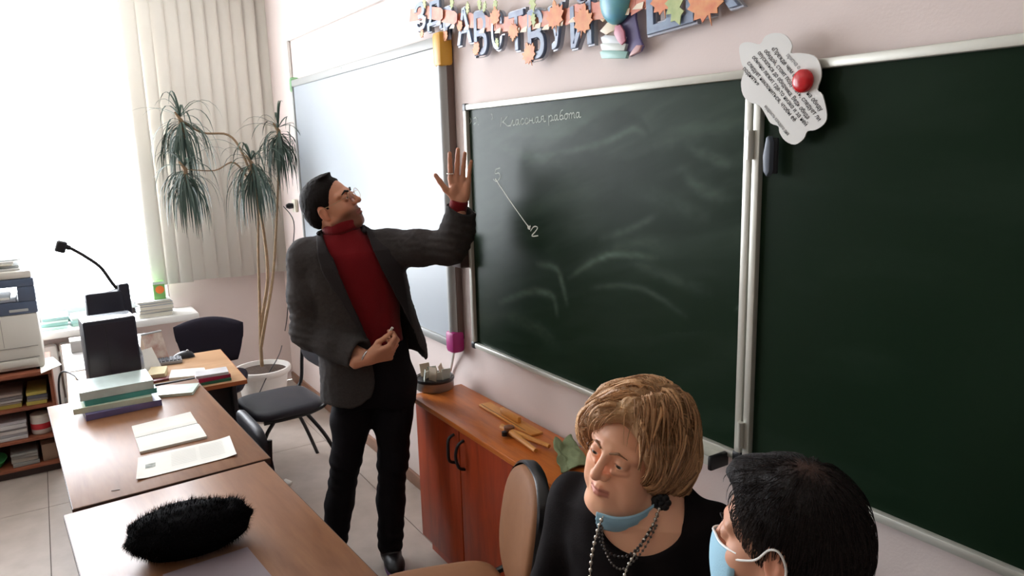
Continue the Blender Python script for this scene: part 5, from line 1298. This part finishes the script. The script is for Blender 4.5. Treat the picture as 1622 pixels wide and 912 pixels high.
cxJ = [(a+b)/2 for a, b in zip(aJ, bJ)]; rxJ = [(b-a)/2 for a, b in zip(aJ, bJ)]
ryJ = [.165, .165, .16, .15, .145, .148, .15, .145, .13, .10, .085]
outer = loft(zJ, cxJ, [cyM]*11, rxJ, ryJ, 2.4)
def inner(P): return outer(P)+.011
def opening(P):
    z = P[:, 2]; return np.maximum(np.maximum(np.interp(z, zr, xr_)-P[:, 0], P[:, 0]-np.interp(z, zl, xl_)), P[:, 1]-.02).astype(f32)
hem_x = kx([-.16, -.10, .0, .06, .10, .16, .24, .30, .33, .36]); hem_z = kz([.735, .735, .73, .745, .80, .86, .89, .88, .865, .90])
def hemline(P): return (np.interp(P[:, 0], hem_x, hem_z)-P[:, 2]).astype(f32)*.8
def neckhole(P): q = np.hypot(P[:, 0]-.012, P[:, 1]-.02); return np.maximum(q-.078, 1.42-P[:, 2]).astype(f32)
J = Field().add(outer, .01)
J.ell(shL+(.0, 0, .005), (.085, .085, .075), None, .05); J.ell(shR+(0, 0, .005), (.075, .085, .07), None, .05)
J.add(inner, .004, 's'); J.add(opening, .004, 's'); J.add(hemline, .004, 'i'); J.add(neckhole, .004, 's')
cutR = elR*.14+wrR*.86; nR = (wrR-elR)/np.linalg.norm(wrR-elR)
cutL = elL*.14+wrL*.86+np.array((.012, 0, 0)); nL = (wrL-elL)/np.linalg.norm(wrL-elL)
def flat_cut(c, n): c = np.array(c, f32); n = np.array(n, f32); return lambda P: (P-c) @ n
SL = Field(); SL.chain([shR, (shR+elR)/2+(-.004, 0, 0), elR, (elR+cutR)/2, cutR+nR*.05], [.082, .078, .073, .066, .060], .03); SL.add(flat_cut(cutR, nR), .004, 'i'); SL.cap(cutR-nR*.03, cutR+nR*.05, .047, .050, .004, 's')
SR_ = Field(); SR_.chain([shL, (shL+elL)/2+(0, 0, -.004), elL+(0, 0, -.006), elL*.55+cutL*.45+np.array((.012, 0, 0)), cutL+nL*.05], [.081, .072, .064, .060, .060], .03); SR_.add(flat_cut(cutL, nL+np.array((.16, 0, 0))), .004, 'i'); SR_.cap(cutL-nL*.03, cutL+nL*.06, .046, .050, .004, 's')
J.add(lambda P: SL(P), .018, 'u', (shR+wrR)/2, .42); J.add(lambda P: SR_(P), .025, 'u', (shL+wrL)/2, .42)
def blz(V):
    V = wrinkle(.006, 13, 5, .0022, 45)(V)
    for e, n_, s_ in ((elR, nR, 1), (elL, nL, 1)):
        r = np.linalg.norm(V-e, axis=1); V = V+(V-e)*(.035*np.sin(((V-e) @ np.array((.3, .2, 1)))*190)*np.exp(-(r/.12)**2))[:, None]
    return V
flesh('blazer', J, [((-.28, -.30, .74), (.58, .23, 1.63), .0055)], M_BLZ, man, disp=blz)
# lapels lie on the blazer's front edges, the collar runs round the neck
lo_r = edge([mp(*q, .14) for q in ((499, 378), (503, 410), (512, 440), (540, 478), (562, 512), (583, 545))])
lo_l = edge([mp(*q, .14) for q in ((590, 356), (622, 392), (640, 432), (646, 462), (652, 500), (657, 528))])
M_LAP = mat('charcoal_lapel', (49, 45, 46), .9, .15, bump=.15, bscale=380)
for nm, A, Bb, sg in (('lapel', (zr, xr_), lo_r, 1), ('lapel', (zl, xl_), lo_l, -1)):
    def reg(P, A=A, Bb=Bb, sg=sg):
        z = P[:, 2]; a = np.interp(z, *A); b = np.interp(z, *Bb)
        return np.maximum.reduce([(P[:, 0]-a)*sg, (b-P[:, 0])*sg, P[:, 1]-.0, 1.03-z, z-1.49]).astype(f32)
    lf = Field().add(lambda P: (np.abs(outer(P)-.004)-.005).astype(f32), .01); lf.add(reg, .003, 'i')
    flesh(nm, lf, [((-.22, -.22, 1.02), (.34, .04, 1.52), .0045)], M_LAP, man, disp=wrinkle(.003, 13, 5))
ck = Field(); pc = [mp(503, 370, .05), km(-.078, .05, 1.46), km(-.035, .105, 1.48), km(.03, .11, 1.483), km(.088, .06, 1.475), mp(577, 366, .05)]
ck.chain(catmull(pc, 3), [.003, .006]+[.0085]*40, .010); flesh('collar', ck, [((-.16, -.16, 1.36), (.18, .16, 1.56), .0042)], M_LAP, man)
# watch and ring, chalk in the hand
wt = MB(); q0 = wrR-nR*.004; ax = Vector(nR); u_ = ax.orthogonal().normalized(); v_ = ax.cross(u_)
wt.tube([Vector(q0)+(u_*math.cos(2*PI*k/24)+v_*math.sin(2*PI*k/24))*.0305 for k in range(25)], .0045, 8, caps=False).build('watch', mat('silver_watch', (206, 206, 208), .25, metal=.9), man)
D_, S2, N_ = (np.array(v, float)/np.linalg.norm(v) for v in ((.06, .02, 1), (-1, .12, .05), (.10, -1, -.05)))
rc = wrL+1.06*((.093+.010)*D_+.0325*S2); MB().tube([Vector(rc+.0112*(math.cos(2*PI*k/20)*S2+math.sin(2*PI*k/20)*N_)) for k in range(21)], .0022, 8, caps=False).build('ring', mat('silver_ring', (226, 222, 214), .2, metal=.9), man)
cm = man.matrix_basis @ Vector((rt[0]+rt[4])/2); cdir = man.matrix_basis.to_3x3() @ Vector((.5, -.3, .8)).normalized()
tag(MB().tube([cm-cdir*.012, cm+cdir*.022], .0055, 10).build('chalk_piece', M_CHALK), 'small white chalk piece held in the standing man\'s lowered hand', 'chalk')
# ------------------------------------------------------------------ the seated woman and the seated man
def seated(t, hd, pxf, face, zs, lean, wsh, depth, neck0, skin_fn, m_top, m_low, boxes_head, thigh=.40):
    # face: horizontal facing (local); zs: shoulder height. returns axes
    e = np.array((*face, 0.)); e /= np.linalg.norm(e); l = np.array((-e[1], e[0], 0)); M = np.array([l, -e, (0, 0, 1)])
    hip = np.array((neck0[0], neck0[1], 0))-e*lean
    K = (np.array((hip[0], hip[1], 0)), M)
    zz = [.44, .52, .62, .75, zs-.14, zs-.06, zs-.005, zs+.035]
    cy = [0, 0, -.0, -lean*.45, -lean*.85, -lean, -lean, -lean]
    rx = [wsh*.95, wsh*.98, wsh*.86, wsh*.84, wsh*.90, wsh*.84, wsh*.56, wsh*.34]; ry = [depth*1.05, depth*1.1, depth*1.05, depth, depth*1.02, depth*.88, depth*.64, depth*.5]
    tl = lambda g=0: loft(zz, [0]*8, cy, rx, ry, 2.3, K, g)
    sh = [hip+e*lean+l*s*wsh*.86+np.array((0, 0, zs-.078)) for s in (-1, 1)]
    el = [hip+e*(lean*.6+.02)+l*s*(wsh+.035)+np.array((0, 0, zs-.32)) for s in (-1, 1)]
    wr = [hip+e*(.25)+l*s*.09+np.array((0, 0, .625)) for s in (-1, 1)]
    hp = [hip+l*s*.09+np.array((0, 0, .535)) for s in (-1, 1)]; kn = [hip+e*thigh+l*s*.10+np.array((0, 0, .52)) for s in (-1, 1)]; an = [hip+e*(thigh+.02)+l*s*.10+np.array((0, 0, .09)) for s in (-1, 1)]
    B = Field(); skin_fn(B)
    B.add(tl(-.008), .02)
    for s in (0, 1):
        B.chain([sh[s], el[s], wr[s]], [.042, .034, .025], .02); B.chain([hp[s], kn[s], an[s], an[s]+e*.1+(0, 0, -.055)], [.07, .05, .036, .03], .03)
        hand(B, wr[s], e*.85-l*(1, -1)[1-s]*.0+l*(.35 if s == 0 else -.35)+(0, 0, -.12), l*(1 if s == 0 else -1)+e*-.3, (0, 0, -1), .95, bend=(.25, .28, .3, .32), rw=.024)
    W = Field().add(tl(.004), .01)
    for s in (0, 1): W.chain([sh[s], el[s], wr[s]*.93+el[s]*.07], [.060, .049, .038], .03)
    T = Field(); T.add(loft([.43, .50, .60], [0]*3, [0]*3, [wsh*1.0, wsh*1.05, wsh*.92], [depth*1.12, depth*1.15, depth*1.1], 2.3, K), .01)
    for s in (0, 1): T.chain([hp[s], kn[s], an[s]], [.088, .066, .05], .03)
    T.add(lambda P: .05-P[:, 2], .004, 'i')
    bl = hip+np.array((-.55, -.55, 0)); bh = hip+np.array((.55, .55, 0))
    for s in (0, 1):
        a = np.array((an[s][0], an[s][1], 0)); u = Field(); u.ell(a+e*.06+(0, 0, .035), (.115, .043, .036), np.array([e, l, (0, 0, 1)]), .02); u.cap(a+(0, 0, .045), a+(0, 0, .09), .042, .038, .02); u.add(lambda P: .003-P[:, 2], .003, 'i')
        flesh('shoe', u, [(a-(.2, .2, .0), a+(.2, .2, .15), .008)], mat('black_shoe', (22, 20, 24), .5), t)
    flesh('trousers', T, [((bl[0], bl[1], .03), (bh[0], bh[1], .66), .011)], m_low, t, disp=wrinkle(.005, 14, 3))
    return B, W, tl, dict(e=e, l=l, hip=hip, bl=bl, bh=bh, K=K, wr=wr)
# --- the woman
wo, wp = person('woman with short dark-blonde hair in a black top, blue face mask under her chin', (-1.083, .977))
HW = Head((.0, .033, 1.158), -38, 4, -11, 1.05)
WF = (-.36, -.93)
def w_skin(B):
    head_field(HW, B, old=True, jaw=1.02, nose=1.0)
    B.cap(HW.w((-.025, 0, -.05)), (.018, .055, 1.05), .052, .060, .03)
    B.ell((.012, .045, 1.035), (.12, .075, .035), None, .04)
M_BLKTOP = mat('black_sheer_top', (20, 15, 16), .85, .12, bump=.1, bscale=260)
B, W, tl, X = seated(wo, HW, wp, WF, 1.078, .03, .185, .115, (.012, .05), w_skin, M_BLKTOP, None or mat('black_skirt_trousers', (24, 22, 26), .85, .15), None)
wl = HW.c-.17; wh = HW.c+.17
flesh('body', B, [((wl[0], wl[1], 1.0), (wh[0], wh[1], wh[2]), .0022), ((-.21, -.20, .90), (.23, .22, 1.003), .0045), ((X['bl'][0], X['bl'][1], 0), (X['bh'][0], X['bh'][1], .91), .0095)], M_SKIN, wo,
      face_color(HW, (238, 180, 146), (186, 108, 96), rosy=.35))
eyes(HW, wo, (1, .12, -.25), (84, 74, 60), .0120); brows(HW, wo, (150, 112, 84), .0026, .004)
# neckline cut into the top
_nl = [wp(*q, .055) for q in ((930, 790), (944, 828), (958, 858), (982, 876), (1010, 881), (1040, 874), (1066, 860), (1080, 840), (1088, 795))]; _nl = catmull(_nl, 6); nlx = [q[0] for q in _nl]; nlz = [q[2] for q in _nl]
def neckline(P):
    z = np.where(P[:, 1] < .06, np.interp(P[:, 0], nlx, nlz), 1.075); q = np.hypot(P[:, 0]-.015, (P[:, 1]-.045)*.9)-.135
    return np.maximum(z-P[:, 2], q).astype(f32)
W.add(neckline, .006, 's')
flesh('top', W, [((X['bl'][0]+.2, X['bl'][1]+.1, .48), (X['bh'][0]-.2, X['bh'][1]-.2, 1.16), .0055)], M_BLKTOP, wo, disp=wrinkle(.004, 18, 9))
# hair: a full short cut swept off the face
hw = Field(); s_ = HW.s
def he(c, r, k=.02, op='u'): hw.ell(HW.w(c), np.array(r)*s_, HW.R, k, op)
he((-.020, 0, .046), (.110, .089, .096), .02); he((-.055, 0, .008), (.076, .083, .078), .03)
for g in (-1, 1): he((-.014, g*.070, -.005), (.040, .024, .056), .025); he((.012, g*.074, .030), (.045, .022, .050), .02)
he((.114, .008, -.026), (.086, .086, .116), .012, 's')
hw.chain([HW.w(p) for p in ((.030, .055, .128), (.072, .030, .118), (.088, -.018, .098), (.076, -.060, .062), (.056, -.084, .015))], [.024, .022, .018, .014, .008], .02)
hw.chain([HW.w(p) for p in ((.036, .050, .120), (.070, .060, .092), (.060, .080, .045), (.036, .088, .000))], [.022, .018, .015, .010], .02)
hw.chain([HW.w(p) for p in ((.010, -.070, .09), (.046, -.082, .045), (.034, -.090, .005), (.015, -.090, -.030))], [.022, .016, .013, .008], .02)
for g in (-1, 1): hw.chain([HW.w(p) for p in ((-.06, g*.078, .0), (-.056, g*.082, -.045), (-.050, g*.076, -.080))], [.03, .020, .006], .02)
M_HAIRB = mat('dark_blonde_hair', (176, 132, 92), .5, .4, attr='Col', bump=.5, bscale=260)
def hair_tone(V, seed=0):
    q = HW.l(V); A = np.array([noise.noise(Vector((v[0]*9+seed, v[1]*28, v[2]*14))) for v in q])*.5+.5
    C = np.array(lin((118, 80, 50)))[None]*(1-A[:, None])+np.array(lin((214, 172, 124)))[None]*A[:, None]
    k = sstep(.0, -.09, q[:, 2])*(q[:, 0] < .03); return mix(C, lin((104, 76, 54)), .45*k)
def hair_d(V):
    q = HW.l(V); n = V-HW.c; n = n/np.linalg.norm(n, axis=1)[:, None]
    A = np.array([noise.noise(Vector((v[0]*12+3, v[1]*46, v[2]*22)))+.6*noise.noise(Vector((v[0]*30, v[1]*110, v[2]*60))) for v in q]); return V+n*(A*.0085)[:, None]
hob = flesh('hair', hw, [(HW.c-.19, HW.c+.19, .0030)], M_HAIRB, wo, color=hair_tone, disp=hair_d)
def strands(H, fld, n, m, parent, rad, length, seedv, colf, ok, lift=.004, steps=7, whorl=(-.035, .0, .14), comb=None):
    rg = random.Random(seedv); st = MB(); cols = []
    for _ in range(n):
        # root on the hair surface, then walk along it away from the crown
        th = math.acos(rg.uniform(-.55, 1)); ph = rg.uniform(0, 2*PI)
        d = np.array((math.sin(th)*math.cos(ph), math.sin(th)*math.sin(ph), math.cos(th)))
        lo, hi = .02, .24
        for _i in range(14):
            md = (lo+hi)/2
            if fld(np.array([H.w(d*md)], f32))[0] < 0: lo = md
            else: hi = md
        p = d*lo
        if not ok(p): continue
        P = [p]; v = p-np.array(whorl)
        if comb is not None: v = v+np.array(comb(p))
        L_ = length*rg.uniform(.6, 1.2)/steps; jit = np.array([rg.gauss(0, .2) for _k in range(3)])
        for i in range(steps):
            nrm = P[-1]/np.linalg.norm(P[-1]); tv = v/np.linalg.norm(v)+jit*.6+np.array((0, 0, -.25*i/steps)); tv = tv-nrm*(tv @ nrm); tv /= np.linalg.norm(tv)+1e-9
            q = P[-1]+tv*L_; r = np.linalg.norm(q); q = q/r*(r+(lift if i == 0 else 0))
            sd = fld(np.array([H.w(q)], f32))[0]/H.s
            if sd < .001: q = q+q/np.linalg.norm(q)*(.0015-sd)
            elif sd > lift+.003: q = q-q/np.linalg.norm(q)*(sd-lift-.003)*.6
            P.append(q)
        c = colf(p, rg); n0 = len(st.v)
        st.tube([H.w(q) for q in P], [rad*(1-.75*i/steps) for i in range(steps+1)], 3, caps=False); cols += [c]*(len(st.v)-n0)
    return stuff(st.build('hair_strands', m, parent, cols=np.array(cols), ang=180))
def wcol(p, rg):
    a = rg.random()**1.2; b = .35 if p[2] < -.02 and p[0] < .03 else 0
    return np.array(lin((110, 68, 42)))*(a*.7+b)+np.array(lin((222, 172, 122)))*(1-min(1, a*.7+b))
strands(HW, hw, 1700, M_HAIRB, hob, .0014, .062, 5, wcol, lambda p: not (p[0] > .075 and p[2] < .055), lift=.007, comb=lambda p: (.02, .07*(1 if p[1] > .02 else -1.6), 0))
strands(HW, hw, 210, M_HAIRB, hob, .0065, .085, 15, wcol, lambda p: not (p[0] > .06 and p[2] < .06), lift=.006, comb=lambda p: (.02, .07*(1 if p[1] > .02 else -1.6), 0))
# face mask pulled under the chin, with its ear loops
mk = []; NU_, NV_ = 30, 8
_ma = catmull([(.088, .006, -.114), (.074, .044, -.106), (.048, .070, -.090), (.014, .082, -.066)], 10)
for i in range(NU_+1):
    a = math.radians(-22+106*i/NU_)
    for j in range(NV_+1):
        v = j/NV_; rr = .005*math.sin(v*PI)+.0012*math.sin(v*PI*7)
        a_ = _ma[i]; o_ = Vector((a_.x-.02, a_.y, 0)).normalized(); mk.append(Vector(HW.w(a_+o_*(.006+rr-.012*v)+Vector((-.006*v, 0, -.044*v)))))
fs = [(i*(NV_+1)+j, (i+1)*(NV_+1)+j, (i+1)*(NV_+1)+j+1, i*(NV_+1)+j+1) for i in range(NU_) for j in range(NV_)]
M_MASK = mat('light_blue_mask', (158, 200, 220), .85, .2, bump=.1, bscale=300)
mko = MB().add(mk, fs).build('face_mask', M_MASK, wo, ang=180); sl = mko.modifiers.new('thickness', 'SOLIDIFY'); sl.thickness = .002; sl.offset = 1
lp = MB()
lp.tube(catmull([HW.w((.022, .084, -.078)), HW.w((.012, .085, -.058)), HW.w((.002, .084, -.03)), HW.w((-.018, .088, .015)), HW.w((-.030, .084, -.01)), HW.w((-.012, .076, -.06)), HW.w((.015, .070, -.105))], 5), .0013, 5)
lp.tube(catmull([HW.w((.078, .0, -.128)), HW.w((.062, -.045, -.112)), HW.w((.010, -.084, -.03)), HW.w((-.018, -.088, .015)), HW.w((-.03, -.084, -.01)), HW.w((.02, -.062, -.11))], 5), .0013, 5)
lp.build('ear_loop', M_WHITE, mko)
# necklaces: bright bead chain, darker inner chains, dark flower clasp
def beads(path, r, gap, name, m, sq=1.0):
    P = catmull(path, 12); out = MB(); acc = 0; last = P[0]
    for p in P[1:]:
        acc += (p-last).length; last = p
        if acc >= gap: out.ell(p, (r, r, r*sq), None, 8, 6); acc = 0
    out.tube(P, r*.25, 4); return stuff(out.build(name, m, wo))
M_SILV = mat('silver_beads', (206, 200, 188), .25, metal=.85); M_DRK = mat('dark_beads', (46, 40, 38), .35)
beads([wp(1052, 792, .015), wp(1044, 806, .035), wp(1032, 836, .055), wp(1012, 868, .072), wp(994, 898, .085), wp(986, 925, .092)], .0042, .0105, 'bead_chain', M_SILV, 1.2)
beads([wp(957, 815, .045), wp(950, 830, .06), wp(942, 858, .078), wp(937, 885, .086), wp(934, 925, .092)], .0044, .0115, 'bead_chain', M_SILV, 1.2)
beads([wp(952, 826, .058), wp(950, 850, .074), wp(960, 872, .082), wp(985, 882, .082), wp(1010, 868, .074), wp(1035, 830, .052), wp(1050, 796, .02)], .0034, .0072, 'dark_chain', M_DRK)
beads([wp(954, 830, .06), wp(956, 862, .08), wp(970, 893, .088), wp(990, 900, .088), wp(1018, 872, .074), wp(1040, 832, .05)], .0028, .0062, 'dark_chain', mat('pewter_beads', (110, 104, 98), .3, metal=.7))
fl_ = MB(); c_ = Vector(wp(1047, 795, .03))
for k in range(7): a = 2*PI*k/7; fl_.ell(c_+Vector((.012*math.cos(a), -.002, .012*math.sin(a))), (.0095, .005, .0095), None, 8, 6)
fl_.ell(c_+Vector((0, -.005, 0)), (.007, .005, .007), None, 8, 6).build('flower_clasp', mat('black_flower', (16, 14, 16), .5), wo)
# --- the dark-haired man at the lower right
m2, qp = person('dark-haired man seen from above and behind, white mask strap over his ear', (-.62, .85))
H2 = Head((.004, .0, 1.226), -110, -4, 3, .95)
def m_skin(B):
    head_field(H2, B); B.cap(H2.w((-.03, 0, -.05)), (.035, -.0, 1.055), .056, .062, .03)
M_SHIRT = mat('dark_navy_shirt', (30, 32, 42), .85, .15, bump=.1, bscale=260)
B2, W2, tl2, X2 = seated(m2, H2, qp, (-.90, -.44), 1.075, .02, .195, .125, (.04, .0), m_skin, M_SHIRT, mat('dark_trousers', (32, 32, 38), .85, .15), None)
l2 = H2.c-.165; h2 = H2.c+.165
flesh('body', B2, [((l2[0], l2[1], 1.06), (h2[0], h2[1], h2[2]), .0024), ((X2['bl'][0], X2['bl'][1], 0), (X2['bh'][0], X2['bh'][1], 1.07), .0095)], M_SKIN, m2,
      face_color(H2, (206, 152, 124), (160, 100, 90), stubble=.35))
eyes(H2, m2); brows(H2, m2, (30, 24, 22), .0022)
flesh('shirt', W2, [((X2['bl'][0]+.1, X2['bl'][1]+.1, .48), (X2['bh'][0]-.1, X2['bh'][1]-.1, 1.13), .0075)], M_SHIRT, m2, disp=wrinkle(.004, 18, 4))
cl2 = Field()
for k in range(20):
    a, b = 2*PI*k/20, 2*PI*(k+1)/20; cc = lambda q: np.array((.033+.066*math.cos(q), .066*math.sin(q), 1.100)); cl2.cap(cc(a), cc(b), .013, .013, .008)
flesh('collar', cl2, [((-.07, -.1, 1.06), (.14, .1, 1.14), .005)], M_SHIRT, m2)
h_ = Field(); h_.ell(H2.w((-.015, 0, .037)), np.array((.102, .081, .094))*H2.s, H2.R, .01); h_.ell(H2.w((-.07, 0, -.02)), np.array((.045, .072, .06))*H2.s, H2.R, .03)
h_.ell(H2.w((.050, 0, .098)), np.array((.042, .050, .022))*H2.s, H2.R, .02)
h_.add(hair_cut(H2, [-.09, -.045, -.03, .0, .02, .04, .06, .08, .10, .13], [-.03, .006, .014, .030, .046, .054, .064, .088, .112, .14], *NP), .004, 'i')
for g in (-1, 1): h_.ell(H2.w((-.012, g*.085, -.012)), np.array((.022, .022, .032))*H2.s, H2.R, .006, 's')
M_HAIRK = mat('black_hair', (22, 17, 17), .55, .22, attr='Col', bump=.4, bscale=420)
def ktone(V):
    q = H2.l(V); C = np.repeat(np.array(lin((24, 18, 18)))[None], len(V), 0)
    C = mix(C, lin((92, 76, 66)), .55*np.exp(-((q[:, 0]-.045)/.025)**2-((q[:, 2]-.025)/.035)**2)*(np.abs(q[:, 1]) > .05))
    return mix(C, lin((88, 62, 52)), .6*np.exp(-((q[:, 0]+.035)/.028)**2-((q[:, 1]-.015)/.02)**2)*(q[:, 2] > .08))
hk = flesh('hair', h_, [(H2.c-.17, H2.c+.17, .0030)], M_HAIRK, m2, color=ktone, disp=wrinkle(.0018, 80, 6, .0012, 200))
def kcol(p, rg):
    w = rg.random(); g = math.exp(-((p[0]-.045)/.025)**2-((p[2]-.02)/.035)**2)*(abs(p[1]) > .05)
    c = np.array(lin((26, 19, 19)))*(1-.4*w)+np.array(lin((60, 44, 40)))*.25*w
    return c*(1-.5*g)+np.array(lin((120, 104, 92)))*.5*g
strands(H2, h_, 2600, M_HAIRK, hk, .0008, .045, 8, kcol, lambda p: p[0] < .06, .002, 5, (-.04, .012, .135))
# his mask over nose and mouth
NU_, NV_ = 26, 14; mk = []
for i in range(NU_+1):
    u = i/NU_*2-1
    for j in range(NV_+1):
        v = j/NV_; z = -.012-.112*v
        F_ = .022+(.100-.012*abs(2*v-1)**2)*math.sqrt(max(0, 1-(u*.93)**2))**1.05 + (.012*math.exp(-(u/.25)**2)*(1-v)); Ls = .072*u*(1-.10*abs(2*v-1))
        mk.append(Vector(H2.w((F_, Ls, z-.012*(1-abs(u))*0))))
fs = [(i*(NV_+1)+j, (i+1)*(NV_+1)+j, (i+1)*(NV_+1)+j+1, i*(NV_+1)+j+1) for i in range(NU_) for j in range(NV_)]
mo = MB().add(mk, fs).build('face_mask', M_MASK, m2, ang=180); sl = mo.modifiers.new('thickness', 'SOLIDIFY'); sl.thickness = .002
MB().tube([mk[i*(NV_+1)] for i in range(NU_+1)], .0018, 6).build('mask_edge', M_WHITE, mo)
for g in (-1, 1):
    MB().tube(catmull([H2.w((.062, g*.062, -.024)), H2.w((.040, g*.0725, -.016)), H2.w((.015, g*.081, -.004)), H2.w((-.008, g*.088, .020)), H2.w((-.024, g*.088, .018)), H2.w((-.030, g*.084, -.012)), H2.w((-.01, g*.078, -.06)), H2.w((.035, g*.070, -.108))], 6), .0017, 6).build('ear_loop', M_WHITE, mo)
# chairs under the two seated people
for t, X_, lab in ((wo, X, 'tan oval-backed chair under the seated woman in black'), (m2, X2, 'tan oval-backed chair under the seated dark-haired man')):
    e = t.matrix_basis.to_3x3() @ Vector(X_['e']); p = t.matrix_basis @ Vector(X_['hip']); a = math.atan2(e.x, -e.y)
    dup(oc0, (p.x+e.x*.05, p.y+e.y*.05, 0), a, lab)
